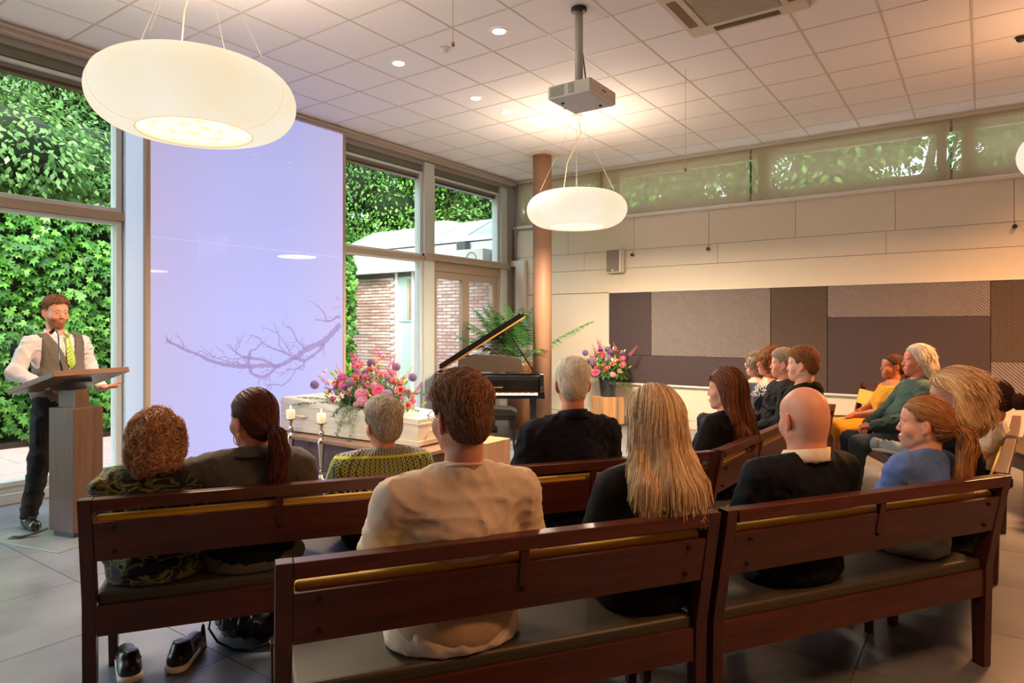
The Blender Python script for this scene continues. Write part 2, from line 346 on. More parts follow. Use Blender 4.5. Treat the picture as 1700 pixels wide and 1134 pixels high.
# branch print: flat dull-lilac strips on the backlit face, points are (v,z) on the screen plane
BR=[([(5.706,1.544),(5.599,1.451),(5.515,1.377),(5.412,1.313),(5.291,1.274),(5.163,1.237),(5.057,1.161),(4.962,1.125),(4.852,1.075),(4.761,1.048),(4.655,1.068),(4.5,1.068),(4.432,1.061),(4.333,1.068),(4.236,1.08),(4.11,1.1),(4.018,1.126),(3.927,1.155),(3.839,1.203),(3.752,1.24),(3.667,1.27),(3.597,1.312),(3.515,1.348),(3.468,1.382)],0.0398,0.0111),([(3.515,1.348),(3.481,1.388),(3.458,1.439)],0.0101,0.0025),([(3.66,1.29),(3.632,1.359),(3.576,1.447)],0.0051,0.0019),([(5.453,1.304),(5.391,1.231),(5.271,1.153),(5.153,1.101),(5.038,1.13),(4.962,1.14)],0.0202,0.0186),([(5.163,1.237),(5.114,1.286),(5.038,1.351),(5.009,1.415),(4.962,1.486),(4.888,1.517),(4.833,1.548)],0.0136,0.003),([(4.962,1.486),(4.916,1.533)],0.0044,0.0022),([(5.153,1.285),(5.114,1.35),(5.114,1.406)],0.0053,0.0023),([(4.962,1.164),(4.852,1.214),(4.743,1.248),(4.637,1.289),(4.568,1.336),(4.525,1.389),(4.449,1.412),(4.407,1.42)],0.0148,0.0037),([(4.568,1.336),(4.534,1.299),(4.483,1.255),(4.416,1.242),(4.391,1.184)],0.0085,0.0099),([(4.944,1.165),(4.925,1.243),(4.852,1.338),(4.779,1.432),(4.717,1.563)],0.0088,0.0037),([(4.779,1.432),(4.672,1.471),(4.571,1.509)],0.0051,0.0022),([(4.788,1.417),(4.794,1.293),(4.87,1.214)],0.0065,0.0051),([(5.133,1.158),(5.057,1.256),(5.0,1.297),(4.925,1.283)],0.0068,0.003),([(4.925,1.283),(4.888,1.353)],0.0044,0.0022),([(4.761,1.048),(4.672,1.098),(4.551,1.141),(4.399,1.161),(4.317,1.179)],0.0116,0.0188),([(4.391,1.169),(4.301,1.187),(4.236,1.233),(4.173,1.278),(4.118,1.319)],0.0125,0.0028),([(4.252,1.218),(4.236,1.291),(4.268,1.348),(4.252,1.392)],0.0055,0.0021),([(4.252,1.261),(4.288,1.304),(4.294,1.362),(4.268,1.399)],0.0048,0.0021),([(4.317,1.164),(4.236,1.157),(4.157,1.163),(4.11,1.193),(4.079,1.252)],0.0062,0.0021),([(4.268,1.115),(4.173,1.126),(4.079,1.152),(3.987,1.191),(3.912,1.242),(3.827,1.314)],0.0069,0.0027),([(3.987,1.176),(3.897,1.222),(3.809,1.273)],0.0053,0.002),([(3.839,1.251),(3.807,1.243)],0.0033,0.002),([(4.333,1.164),(4.374,1.11),(4.333,1.068)],0.0111,0.0097),([(4.252,1.13),(4.301,1.077)],0.0096,0.0082),([(4.391,1.161),(4.407,1.065),(4.432,0.989),(4.5,0.956),(4.585,0.936),(4.655,0.962),(4.725,1.019),(4.797,1.069)],0.0167,0.0181),([(4.424,1.227),(4.416,1.183),(4.391,1.161)],0.0084,0.0112),([(4.551,0.983),(4.637,1.023)],0.0042,0.0021),([(4.534,0.939),(4.517,0.865),(4.5,0.799)],0.0042,0.0021),([(4.525,0.894),(4.537,0.796)],0.0035,0.0021),([(4.664,0.946),(4.672,0.854),(4.62,0.79)],0.005,0.0029),([(5.153,1.093),(5.133,1.046),(5.019,1.004),(4.99,0.943),(4.907,0.862),(4.833,0.82),(4.761,0.843),(4.672,0.846),(4.603,0.844)],0.0098,0.006),([(4.672,0.846),(4.699,0.799),(4.611,0.783)],0.0065,0.0029),([(5.019,1.004),(4.925,1.009),(4.87,0.965),(4.788,0.931)],0.0067,0.003),([(5.038,1.011),(5.133,0.99),(5.163,1.061)],0.006,0.0052),([(4.888,1.019),(4.934,1.005)],0.0044,0.0029),([(4.852,0.958),(4.806,0.984)],0.0037,0.0022),([(4.585,0.905),(4.62,0.9),(4.616,0.866),(4.582,0.86)],0.0043,0.0028),([(5.706,1.628),(5.642,1.636),(5.578,1.593),(5.494,1.576),(5.391,1.592),(5.281,1.594)],0.0159,0.0032),([(5.484,1.592),(5.453,1.675),(5.371,1.747),(5.261,1.817)],0.0093,0.0031),([(5.351,1.599),(5.321,1.615)],0.0038,0.0023),([(5.706,1.772),(5.642,1.742),(5.578,1.744),(5.574,1.773)],0.0048,0.0024),([(5.706,1.868),(5.646,1.866),(5.663,1.897)],0.0048,0.0024),([(4.317,1.047),(4.301,1.011),(4.26,1.006)],0.0028,0.0021),([(5.453,1.279),(5.428,1.148)],0.0062,0.0023),([(5.261,1.283),(5.265,1.332)],0.0038,0.0023),([(5.311,1.152),(5.321,1.116)],0.0038,0.0023)]
def branch_mesh():
    m=MB(); r2=random.Random(3)
    for P,w0,w1 in list(BR):
        n=len(P)
        for i in range(1,n):
            if w0>.004 and r2.random()<.62:
                a=P[i-1]; b=P[i]; t=r2.random(); x,y=a[0]+(b[0]-a[0])*t,a[1]+(b[1]-a[1])*t; an=math.atan2(b[1]-a[1],b[0]-a[0])+r2.choice((-1,1))*r2.uniform(.5,1.2); L=r2.uniform(.04,.14); q=[(x,y)]
                for k in range(3): an+=r2.uniform(-.5,.5); x+=math.cos(an)*L/3; y+=math.sin(an)*L/3; q.append((x,y))
                if max(p_[0] for p_ in q)<5.74: BR.append((q,.0045,.0015))
    for P,w0,w1 in BR:
        # subdivide with small wobble for a gnarled outline
        Q=[]
        for a,b in zip(P,P[1:]):
            n=max(1,int(math.hypot(b[0]-a[0],b[1]-a[1])/.03))
            for k in range(n): Q.append((a[0]+(b[0]-a[0])*k/n,a[1]+(b[1]-a[1])*k/n))
        Q.append(P[-1]); n=len(Q); pts=[]
        for i,q in enumerate(Q):
            a=Q[max(i-1,0)]; b=Q[min(i+1,n-1)]; tx,ty=b[0]-a[0],b[1]-a[1]; l=math.hypot(tx,ty) or 1
            w=(w0+(w1-w0)*i/(n-1))*(r2.uniform(.75,1.3))
            pts.append((q[0]-ty/l*w,q[1]+tx/l*w,q[0]+ty/l*w,q[1]-tx/l*w))
        for a,b in zip(pts,pts[1:]):
            m.add([(0,a[0],a[1]),(0,a[2],a[3]),(0,b[2],b[3]),(0,b[0],b[1])],[(0,1,2,3)])
    m.xf(Matrix.Translation((0.0128,-4.53,0))); return m
obj('branch_print',branch_mesh(),mat('print_grey_lilac',srgb(60,50,80),.6,emit=srgb(160,146,198),estr=.75),scr,kind='stuff')
# ------------------------------------------------------------------ outside: terrace, hedge, brick wing, trees
M_pav=mat('terracotta_paver',srgb(206,178,166),.8,noise_s=3,noise_amt=.12,bump=.3,bump_s=80)
gr=struct('ground_outside',B(-45,UL-.2,-14,40,-.2,-.05),mat('lawn_green',srgb(84,110,56),.95,noise_s=2,noise_amt=.4))
terr=struct('terrace',B(-9.9,UL-.2,-2,9.6,-.06,-.03),mat('paver_joint',srgb(110,92,84),.9))
tm=B(.004,.596,.004,.996,-.03,0).mesh('tile'); tm.materials.append(M_pav)
for i in range(5):
    for j in range(0,9):
        obj('tile',tm,None,terr,loc=(-6.93-.6*(i+1),.4+1.0*j+(.5 if i%2 else 0),-.008))
def leaf_field(name,P,Nn,size,shape,col_fn,seed=1,up=.3):
    """P (n,3) positions, Nn (n,3) normals -> one mesh of folded leaves, with colour per leaf"""
    g=np.random.default_rng(seed); n=len(P)
    Nn=Nn+g.normal(0,.35,(n,3)); Nn/=np.linalg.norm(Nn,axis=1)[:,None]
    d=np.tile(np.array([0,0,-1.]),(n,1))+g.normal(0,up,(n,3)); d-=Nn*(d*Nn).sum(1)[:,None]; d/=np.linalg.norm(d,axis=1)[:,None]+1e-9
    b=np.cross(Nn,d); s=(size*g.uniform(.65,1.25,n))[:,None,None]
    sh=np.array(shape); k=len(sh)   # (x across, y along, z lift)
    V=P[:,None,:]+s*(sh[None,:,0:1]*b[:,None]+sh[None,:,1:2]*d[:,None]+sh[None,:,2:3]*Nn[:,None])
    return V,k,n,col_fn(g,n)
IVY=[(0,0,.0),(0,-.05,.05),(.28,-.22,0),(.5,.02,-.02),(.26,.14,.04),(.42,.48,-.04),(.12,.42,.05),(0,.85,-.06),(-.12,.42,.05),(-.42,.48,-.04),(-.26,.14,.04),(-.5,.02,-.02),(-.28,-.22,0)]
OAK=[(0,0,0),(.27,.42,-.05),(0,1,.0),(-.27,.42,-.05)]
def fan(k):
    if k==4: return [(0,1,2),(0,2,3)]
    return [(0,i,i+1) for i in range(1,k-1)]+[(0,k-1,1)]
def leaves_mesh(name,P,Nn,size,shape,col_fn,seed=1):
    V,k,n,c=leaf_field(name,P,Nn,size,shape,col_fn,seed)
    F=(np.array(fan(k))[None]+np.arange(n)[:,None,None]*k).reshape(-1,3)
    return npmesh(name,V.reshape(-1,3),F,np.repeat(c,k,axis=0))
def leafmat(name,tr=.45,gloss=.5):
    m=bpy.data.materials.new(name); m.use_nodes=True; t=m.node_tree; N=t.nodes; L=t.links; N.clear()
    a=N.new('ShaderNodeAttribute'); a.attribute_name='Col'
    df=N.new('ShaderNodeBsdfPrincipled'); df.inputs['Roughness'].default_value=gloss; tl=N.new('ShaderNodeBsdfTranslucent')
    mi=N.new('ShaderNodeMixShader'); mi.inputs[0].default_value=tr; o=N.new('ShaderNodeOutputMaterial')
    L.new(a.outputs['Color'],df.inputs['Base Color']); L.new(a.outputs['Color'],tl.inputs[0])
    L.new(df.outputs[0],mi.inputs[1]); L.new(tl.outputs[0],mi.inputs[2]); L.new(mi.outputs[0],o.inputs[0]); return m
M_leaf=leafmat('leaf_green')
def pal(cols,jit=.12):
    C=np.array([srgb(*c) for c in cols])
    return lambda g,n: np.clip(C[g.integers(0,len(C),n)]*(1+g.normal(0,jit,(n,1))),0,1)
ivycol=pal([(104,168,56),(122,186,70),(84,146,48),(62,118,42),(140,200,90),(70,130,50)])
# ivy hedge: wall u=-9.95 from v=-1 to 8.8, 3.05 m high
hd=thing('ivy_hedge','tall clipped ivy hedge behind the terrace with a level top','hedge',(-10.15,3.9,0))
def at_hedge(P): return P-np.array([-10.15,3.9,0])
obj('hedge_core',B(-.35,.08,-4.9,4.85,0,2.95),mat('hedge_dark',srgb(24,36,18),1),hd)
n=9500; v=rng.uniform(-1.0,8.85,n); z=rng.uniform(.12,3.1,n)
dep=.12*np.array([noise.noise(Vector((a*1.6,b*1.6,0))) for a,b in zip(v,z)])+rng.uniform(-.03,.12,n)
P=np.stack([-10.05+dep+.08,v,z],1); Nn=np.tile([1,0,.55],(n,1)).astype(float)
n2=2600; P2=np.stack([rng.uniform(-10.5,-9.95,n2),rng.uniform(-1,8.85,n2),3.02+rng.uniform(0,.1,n2)+.06*np.sin(rng.uniform(0,30,n2))],1)
n3=900; P3=np.stack([rng.uniform(-10.5,-10.0,n3),np.full(n3,8.88)+rng.uniform(0,.1,n3),rng.uniform(.1,3.1,n3)],1)
PP=np.concatenate([P,P2,P3]); NN=np.concatenate([Nn,np.tile([.5,0,1.],(n2,1)),np.tile([.3,1,.3],(n3,1))])
# the 280 ivy leaves that show largest stand alone
dist=np.linalg.norm(PP-np.array([0,0,1.5]),axis=1); vis=(PP[:,1]>2.2)&(PP[:,1]<3.9)&(PP[:,0]>-9.98)&(PP[:,2]<3.1)
order=np.argsort(np.where(vis,dist,99)-PP[:,0]*.0)[:280]; rest=np.ones(len(PP),bool); rest[order]=False
obj('ivy_leaves',leaves_mesh('ivy_leaves',at_hedge(PP[rest]),NN[rest],.125,IVY,ivycol,3),M_leaf,hd,kind='stuff')
lm=[]
for s in range(8):
    q=leaves_mesh('leaf',np.zeros((1,3)),np.array([[1,0,.55]]),.13,IVY,ivycol,60+s); q.materials.append(M_leaf); lm.append(q)
for i,k in enumerate(order): obj('leaf',lm[i%8],None,hd,loc=at_hedge(PP[k]),rot=(rng.uniform(-.5,.5),rng.uniform(-.3,.3),rng.uniform(-.4,.4)))
tag(obj('soil_strip',B(-10.1,-9.85,-1,8.9,-.03,.06),mat('soil',srgb(64,48,38),1,bump=.6,bump_s=30),None),'strip of dark soil at the foot of the ivy hedge','soil',kind='stuff')
# brick wing of the building, in line with the back wall
bw=thing('brick_building','pale red brick outbuilding with white fascia and slate roof past the glass door','building',(-8.8,9.7,0))
def bb(n,x0,x1,y0,y1,z0,z1,m,**k): return obj(n,B(x0+8.8,x1+8.8,y0-9.7,y1-9.7,z0,z1),m,bw,**k)
bb('wall',-10.98,-6.95,9.725,9.9,-.05,3.0,mat('mortar_pale',srgb(226,220,218),.9)); bb('side_wall',-10.98,-10.8,9.7,13,-.05,3.0,MATS['mortar_pale'])
M_br=[mat('brick_%s'%c,srgb(*c2),.85,noise_s=6,noise_amt=.18) for c,c2 in (('salmon',(218,176,164)),('pink',(222,190,181)),('dark',(204,160,148)),('pale',(228,204,196)))]
bms=[]
for k,mm in enumerate(M_br):
    q=B(0,.205,-.010,.05,0,.047).mesh('brick'); q.materials.append(mm); bms.append(q)
cand=[]
for r in range(39):
    z=.01+r*.0645
    if z+.05>2.56: break
    x=-10.97-(0.11 if r%2 else 0)
    while x<-6.99:
        x1=x+.205
        w=1.0
        if not (-9.60<x1 and x<-9.13) and x>-11.0 and x1<-6.95: cand.append((x,z))
        x+=.216
jb=[MB() for _ in M_br]; kk=0
cand2=[c for c in cand if c[1]>.55]; cand2.sort(key=lambda c:-c[0]*1.0-abs(c[1]-1.7)*.2)
single=set(cand2[:292])
for c in cand:
    k=rnd.randrange(4); dy=rnd.uniform(-.004,.004)
    if c in single: obj('brick',bms[k],None,bw,loc=(c[0]+8.8,dy,c[1]))
    else: jb[k].box(c[0]+8.8,c[0]+9.005,-.010+dy,.03,c[1],c[1]+.047)
for k,j in enumerate(jb): obj('brickwork',j,M_br[k],bw,kind='stuff')
bb('window_frame',-9.62,-9.55,9.66,9.75,0,2.60,M_white); bb('window_frame',-9.17,-9.10,9.66,9.75,0,2.60,M_white)
bb('door_panel',-9.55,-9.17,9.72,9.74,0,1.62,mat('frosted_green_glass',srgb(188,212,204),.3))
bb('door_panel',-9.55,-9.17,9.70,9.73,1.62,2.6,mat('upper_green_glass',srgb(176,200,188),.2)); bb('curtain',-9.32,-9.28,9.69,9.70,1.66,2.46,M_beige)
for k in range(4): bb('curtain',-9.26+.02*k,-9.25+.02*k,9.69,9.70,1.66,2.46,M_alub)
bb('lintel_course',-10.98,-6.95,9.675,9.75,2.52,2.60,mat('dark_course',srgb(92,88,92),.8))
M_fas=mat('fascia_white',srgb(232,232,228),.6,noise_s=2,noise_amt=.03)
xs=[-11.05,-10.45,-9.55,-8.6,-7.7,-6.95]
for a,b in zip(xs,xs[1:]): bb('fascia_panel',a+.004,b-.004,9.50,9.80,2.60,3.05,M_fas,bevel=.004)
bb('fascia_trim',-11.0,-6.95,9.46,9.8,3.07,3.17,M_fas)
rf=MB(); rf.add([(-2.25,-.2,3.17),(1.85,-.2,3.17),(1.85,.5,3.56),(-2.0,.5,3.56),(-2.25,4,3.17),(1.85,4,3.56),(-2.0,4,3.56)],[(0,1,2,3),(0,3,6,4),(3,2,5,6)])
obj('roof',rf,mat('slate_roof',srgb(158,168,180),.7,noise_s=2,noise_amt=.1,bump=.2),bw)
for x in(-1.2,-.35,.55,1.3): obj('roof_seam',MB().tube([(x-.12,-.21,3.17),(x,.5,3.565)],.006,6),mat('roof_dark',srgb(88,96,104),.7),bw)
obj('skylight',MB().lathe([(.3,0),(.3,.14),(.24,.2),(.02,.23)],16,(-.35,1.0,3.5)),mat('skylight_acrylic',srgb(206,216,222),.3),bw,smooth=True)
obj('vent_box',B(1.05,1.25,-.36,-.22,2.86,3.04),mat('vent_dark_grey',srgb(84,88,92),.5),bw,bevel=.004)
ac=obj('cooling_unit',B(1.12,1.85,-.62,-.26,2.52,2.86),M_white,bw,bevel=.01); obj('fan_grille',MB().tube([(1.6+.11*math.cos(a),-.625,2.69+.11*math.sin(a)) for a in np.linspace(0,2*PI,20)],.006,6),MATS['vent_dark_grey'],ac)
# trees
def tree(u,v,h,r,label,cols,n=16000,seed=1,trunk=True,zb=2.0,ls=.17):
    g=np.random.default_rng(seed); t=thing('tree',label,'tree',(u,v,-.05),group=None)
    bl=[(g.uniform(-.75,.75)*r,g.uniform(-.75,.75)*r,g.uniform(zb,h),g.uniform(.30,.52)*r) for _ in range(30)]
    if trunk:
        obj('trunk',MB().tube([(0,0,0),(.1,.05,h*.3),(.0,.2,h*.6),(.3,.2,h*.9)],[.22,.17,.12,.04],10),mat('bark_grey',srgb(92,80,66),.9,bump=.6,bump_s=12),t,smooth=True)
        for b in bl[:7]: obj('branch',MB().tube([(0,.1,h*.35),((b[0])*.5,(b[1])*.5,(h*.4+b[2])/2+.2),(b[0],b[1],b[2])],[.09,.06,.02],7),MATS['bark_grey'],t,smooth=True)
    inn=MB()
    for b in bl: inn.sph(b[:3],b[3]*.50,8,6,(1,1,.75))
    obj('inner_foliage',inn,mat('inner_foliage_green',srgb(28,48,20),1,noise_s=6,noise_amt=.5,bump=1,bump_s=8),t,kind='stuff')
    P=[];Q=[]
    per=n//30
    for b in bl:
        d=g.normal(0,1,(per,3)); d/=np.linalg.norm(d,axis=1)[:,None]; rr=b[3]*(g.uniform(.45,1.12,(per,1)))
        P.append(np.array(b[:3])+d*rr*np.array([1,1,.75])); Q.append(d*.8+np.array([0,0,.7]))
    P=np.concatenate(P);Q=np.concatenate(Q)
    obj('crown',leaves_mesh('crown',P,Q,ls,OAK,pal(cols),seed),M_leaf,t,kind='stuff')
    return t
G1=[(84,140,60),(104,160,72),(64,116,52),(120,172,90),(52,98,44)]; G2=[(84,128,56),(104,150,70),(122,164,86),(66,106,46),(140,180,104)]; G3=[(120,180,66),(98,160,56),(140,196,84)]
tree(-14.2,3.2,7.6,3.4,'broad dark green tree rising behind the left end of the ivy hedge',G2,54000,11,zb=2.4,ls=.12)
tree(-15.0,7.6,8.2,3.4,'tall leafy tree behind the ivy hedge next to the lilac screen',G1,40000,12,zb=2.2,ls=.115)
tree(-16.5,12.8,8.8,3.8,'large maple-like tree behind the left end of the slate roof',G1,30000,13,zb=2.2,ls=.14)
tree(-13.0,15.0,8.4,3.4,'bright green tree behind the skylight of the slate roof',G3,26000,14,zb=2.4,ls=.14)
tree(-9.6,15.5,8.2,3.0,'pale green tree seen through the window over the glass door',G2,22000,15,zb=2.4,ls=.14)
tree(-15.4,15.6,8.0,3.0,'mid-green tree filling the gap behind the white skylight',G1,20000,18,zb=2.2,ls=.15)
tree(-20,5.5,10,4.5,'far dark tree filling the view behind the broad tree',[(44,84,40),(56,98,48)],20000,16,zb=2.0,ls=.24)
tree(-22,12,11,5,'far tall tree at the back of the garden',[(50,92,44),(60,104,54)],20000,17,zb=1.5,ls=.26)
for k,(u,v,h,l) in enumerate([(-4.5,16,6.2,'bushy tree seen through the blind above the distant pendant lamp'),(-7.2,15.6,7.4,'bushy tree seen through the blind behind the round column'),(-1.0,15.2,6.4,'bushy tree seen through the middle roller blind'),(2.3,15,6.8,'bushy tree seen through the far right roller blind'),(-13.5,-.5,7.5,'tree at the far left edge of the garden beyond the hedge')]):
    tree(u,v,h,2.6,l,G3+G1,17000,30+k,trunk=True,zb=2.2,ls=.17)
# ------------------------------------------------------------------ pendant lamps
M_bulb=mat('lamp_bulb_glow',(1,.9,.7),.5,emit=(1,.86,.6),estr=9)
def lampmat():
    m=bpy.data.materials.new('opal_lamp_glow'); m.use_nodes=True; t=m.node_tree; N=t.nodes; L=t.links; N.clear()
    nz=N.new('ShaderNodeTexNoise'); nz.inputs['Scale'].default_value=2.2; tc=N.new('ShaderNodeTexCoord'); L.new(tc.outputs['Object'],nz.inputs[0])
    cr=N.new('ShaderNodeValToRGB'); cr.color_ramp.elements[0].color=(*srgb(255,246,226),1); cr.color_ramp.elements[1].color=(*srgb(255,234,194),1)
    cr.color_ramp.elements[0].position=.3; cr.color_ramp.elements[1].position=.75; L.new(nz.outputs[0],cr.inputs[0])
    em=N.new('ShaderNodeEmission'); em.inputs[1].default_value=.68; L.new(cr.outputs[0],em.inputs[0])
    df=N.new('ShaderNodeBsdfDiffuse'); df.inputs[0].default_value=(.25,.24,.22,1); ad=N.new('ShaderNodeAddShader'); L.new(em.outputs[0],ad.inputs[0]); L.new(df.outputs[0],ad.inputs[1])
    o=N.new('ShaderNodeOutputMaterial'); L.new(ad.outputs[0],o.inputs[0]); return m
M_lamp=lampmat(); M_wire=mat('steel_wire',srgb(190,180,165),.35,metal=.6); M_dif=mat('lamp_diffuser_glow',(.8,.75,.6),.5,emit=srgb(255,236,196),estr=.95); M_leafprint=mat('diffuser_leaf_print',(.6,.5,.35),.5,emit=srgb(250,222,168),estr=.8)
def torus_prof(Ro,h,ri):   # closed ring profile: outer radius, height, bottom opening radius
    P=[]
    for k in range(25):
        a=-PI/2+PI*k/24
        x=Ro-.24+.24*math.cos(a) if a<0 else Ro-.24+.24*math.cos(a); P.append((x,h/2*math.sin(a)*(1.0)))
    top=[(Ro-.34,h/2-.01),(ri+.12,h/2-.06),(ri+.04,h/2-.12)]
    return [(ri,-h/2+.012),(ri+.02,-h/2+.0),(Ro-.30,-h/2+.0)]+P[2:]+top
def pendant(u,v,label,pf=1.0):
    t=thing('pendant_lamp',label,'lamp',(u,v,2.915),group='cream ring-shaped pendant lamps')
    Ro=.60; h=.41
    prof=[]
    for k in range(33):
        a=-PI*.5+PI*k/32; prof.append((.30+.30*abs(math.cos(a))**.8,h/2*math.sin(a)))
    prof=[(.33,-h/2+.005)]+[(max(r,.33),z) for r,z in prof]+[(.30,h/2-.03),(.26,h/2-.10)]
    obj('shade',MB().lathe(prof,64,cap=False),M_lamp,t,smooth=True)
    obj('rim',MB().tube([(.335*math.cos(a),.335*math.sin(a),-h/2+.004) for a in np.linspace(0,2*PI,41)],.006,6),mat('lamp_rim',srgb(226,200,160),.5,emit=srgb(235,205,160),estr=.5),t,smooth=True)
    obj('diffuser',MB().lathe([(.001,-h/2+.035),(.33,-h/2+.03)],40,cap=False),M_dif,t)
    for k in range(3):
        a0=2*PI*k/3+.4
        obj('seam',MB().tube([(.30*math.cos(a0)+(.303*math.cos(b)**.8 if math.cos(b)>0 else 0)*math.cos(a0),.30*math.sin(a0)+(.303*math.cos(b)**.8 if math.cos(b)>0 else 0)*math.sin(a0),h/2*math.sin(b)) for b in np.linspace(-1.45,1.45,20)],.0018,5),MATS['lamp_rim'],t)
    lp=MB()
    for k in range(9):
        a=k*2.399; r0=.05+.025*k; pts=[(r0*math.cos(a)+.05*math.cos(a+q*1.3)*q,r0*math.sin(a)+.05*math.sin(a+q*1.3)*q,-h/2+.027) for q in np.linspace(0,1.6,8)]
        lp.tube(pts,[.002,.006,.01,.012,.011,.009,.005,.001],6)
    obj('leaf_ornament',lp,M_leafprint,t,kind='stuff')
    zc=ZC-2.915
    obj('canopy',MB().lathe([(.06,zc-.035),(.075,zc-.03),(.075,zc)],24),M_white,t,smooth=False)
    for k in range(4):
        a=PI/2*k+.5; obj('cable',MB().tube([(.03*math.cos(a),.03*math.sin(a),zc-.03),(.47*math.cos(a),.47*math.sin(a),h/2-.03)],.0013,5),M_wire,t)
    obj('flex',MB().tube([(.02,0,zc-.03),(.05,.02,zc-.2),(-.07,.0,zc-.45),(-.13,.0,zc-.55),(-.20,0,h/2-.06)],.0045,6),mat('flex_beige',srgb(190,160,130),.5),t,smooth=True)
    cc=(1,.77,.54) if u<0 else (1,.44,.16); b=light('bulb','AREA',(u,v,3.16),PEND*(.24 if pf<1 else .07)*pf,cc,1.1,(PI,0,0)); light('lamp_downward_glow','AREA',(u,v,2.68),PEND*(.72 if u<0 else 1.1)*pf,cc,.62); b.parent=None
    return t
PEND=150
pendant(-3.985,2.265,'huge cream pendant lamp overhead in front of the lilac screen',.7)
pendant(-3.985,7.065,'smaller looking cream pendant lamp hanging before the round column',1.9)
pendant(.815,7.065,'cream pendant lamp cut off at the right edge of the picture')
# ------------------------------------------------------------------ wooden benches
def wood(name,c1,c2,rough=.35,sc=(1.2,14,14),coat=.15,bump=.08):
    if name in MATS: return MATS[name]
    m=bpy.data.materials.new(name); m.use_nodes=True; t=m.node_tree; N=t.nodes; L=t.links; b=N['Principled BSDF']
    tc=N.new('ShaderNodeTexCoord'); mp=N.new('ShaderNodeMapping'); mp.inputs['Scale'].default_value=sc; L.new(tc.outputs['Object'],mp.inputs[0])
    nz=N.new('ShaderNodeTexNoise'); nz.inputs['Scale'].default_value=2.2; nz.inputs['Detail'].default_value=8; nz.inputs['Roughness'].default_value=.65; nz.inputs['Distortion'].default_value=.6; L.new(mp.outputs[0],nz.inputs[0])
    cr=N.new('ShaderNodeValToRGB'); e=cr.color_ramp.elements; e[0].position=.32; e[0].color=(*c2,1); e[1].position=.68; e[1].color=(*c1,1)
    L.new(nz.outputs[0],cr.inputs[0]); L.new(cr.outputs[0],b.inputs['Base Color'])
    bp=N.new('ShaderNodeBump'); bp.inputs['Strength'].default_value=bump; bp.inputs['Distance'].default_value=.003; L.new(nz.outputs[0],bp.inputs['Height']); L.new(bp.outputs[0],b.inputs['Normal'])
    b.inputs['Roughness'].default_value=rough; b.inputs['Coat Weight'].default_value=coat; b.inputs['Coat Roughness'].default_value=.25
    MATS[name]=m; return m
M_wen=wood('dark_mahogany',srgb(96,44,26),srgb(64,27,16))
M_wenv=wood('dark_mahogany_upright',srgb(88,40,24),srgb(56,24,14),sc=(14,14,1.2))
M_taupe=mat('taupe_leather',srgb(66,57,44),.5,bump=.25,bump_s=160,noise_s=3,noise_amt=.12)
M_yel=mat('mustard_cushion',srgb(244,192,78),.6,bump=.2,bump_s=200)
M_bolt=mat('dark_bolt',srgb(28,16,12),.5)
GB='dark wooden benches with yellow back cushions'
PROF=[(0,.862),(.052,.862),(.137,.45),(.128,0),(.088,0),(.078,.45)]
def bench(u,v,u2,v2,label,bal=(.5,)):
    dx,dy=u2-u,v2-v; L=math.hypot(dx,dy); rz=math.atan2(dy,dx)
    t=thing('bench',label,'bench',(u,v,0),rz,GB)
    for x in(0,L-.05):
        obj('post',MB().poly([(x+.0015,y,z) for y,z in PROF],(.047,0,0)),M_wenv,t,bevel=.003)
    obj('top_rail',B(.05,L-.05,.001,.052,.816,.861),M_wen,t,bevel=.003)
    obj('back_board',MB().poly([(.05,y,z) for y,z in((.0195,.770),(.042,.770),(.074,.615),(.052,.615))],(L-.10,0,0)),M_wen,t,bevel=.002)
    for b in bal:
        x=b*L; obj('baluster',MB().poly([(x-.014,y,z) for y,z in((.006,.815),(.030,.815),(.032,.70),(.028,.695))],(.028,0,0)),M_wenv,t,bevel=.002)
        obj('bolt',MB().tube([(x,.040,.685),(x,.028,.683)],.006,10),M_bolt,t)
    for x in(.12,L-.12):
        for z in(.745,.65): obj('bolt',MB().tube([(x,.06-(z-.6)*.16,z),(x,.045-(z-.6)*.2,z)],.0075,10),M_bolt,t)
    # cushion
    c=MB(); c.poly([(.055,y,z) for y,z in((.047,.780),(.058,.792),(.084,.787),(.118,.635),(.105,.622),(.078,.625))],(L-.11,0,0))
    obj('back_cushion',c,M_yel,t,bevel=.012,seg=3)
    obj('rear_apron',B(.05,L-.05,.088,.112,.315,.432),M_wen,t,bevel=.003)
    obj('front_apron',B(.05,L-.05,.535,.56,.32,.428),M_wen,t,bevel=.003)
    for x in(.012,L-.04): obj('side_apron',B(x,x+.028,.13,.53,.32,.415),M_wen,t,bevel=.003)
    obj('seat',B(.05,L-.05,.098,.60,.424,.476),M_taupe,t,bevel=.016,seg=3)
    for x in(.004,L-.051): obj('leg',MB().box(x,x+.047,.522,.572,0,.42,taper=.72),M_wenv,t,bevel=.003)
    return t
bench(-1.545,1.10,-.735,2.32,'nearest dark wooden bench, holding the man in the beige t-shirt')
bench(-.722,2.345,.10,3.63,'dark wooden bench under the bald man and the girl in blue')
bench(-2.71,1.08,-1.915,2.262,'dark wooden bench behind the lectern, under the curly-haired and ponytailed people')
bench(-1.91,2.27,-1.115,3.452,'dark wooden bench under the white-haired man in the navy shirt')
bench(-1.105,3.495,-1.06,4.95,'dark wooden bench carrying only the long-haired brunette')
bench(-1.06,4.965,-1.0,6.15,'dark wooden bench of the boy in the black hoodie')
bench(-1.13,6.19,-1.82,7.47,'dark wooden bench of the grey-haired man and the two curly-haired women')
bench(.085,3.67,.155,4.885,'dark wooden bench end-on at the right, behind the blonde woman in black')
bench(.157,4.91,.22,6.12,'dark wooden bench beyond the blonde woman, behind the woman with a bun')
bench(.13,6.17,-.50,7.50,'dark wooden bench under the man in the green shirt and the woman in yellow')
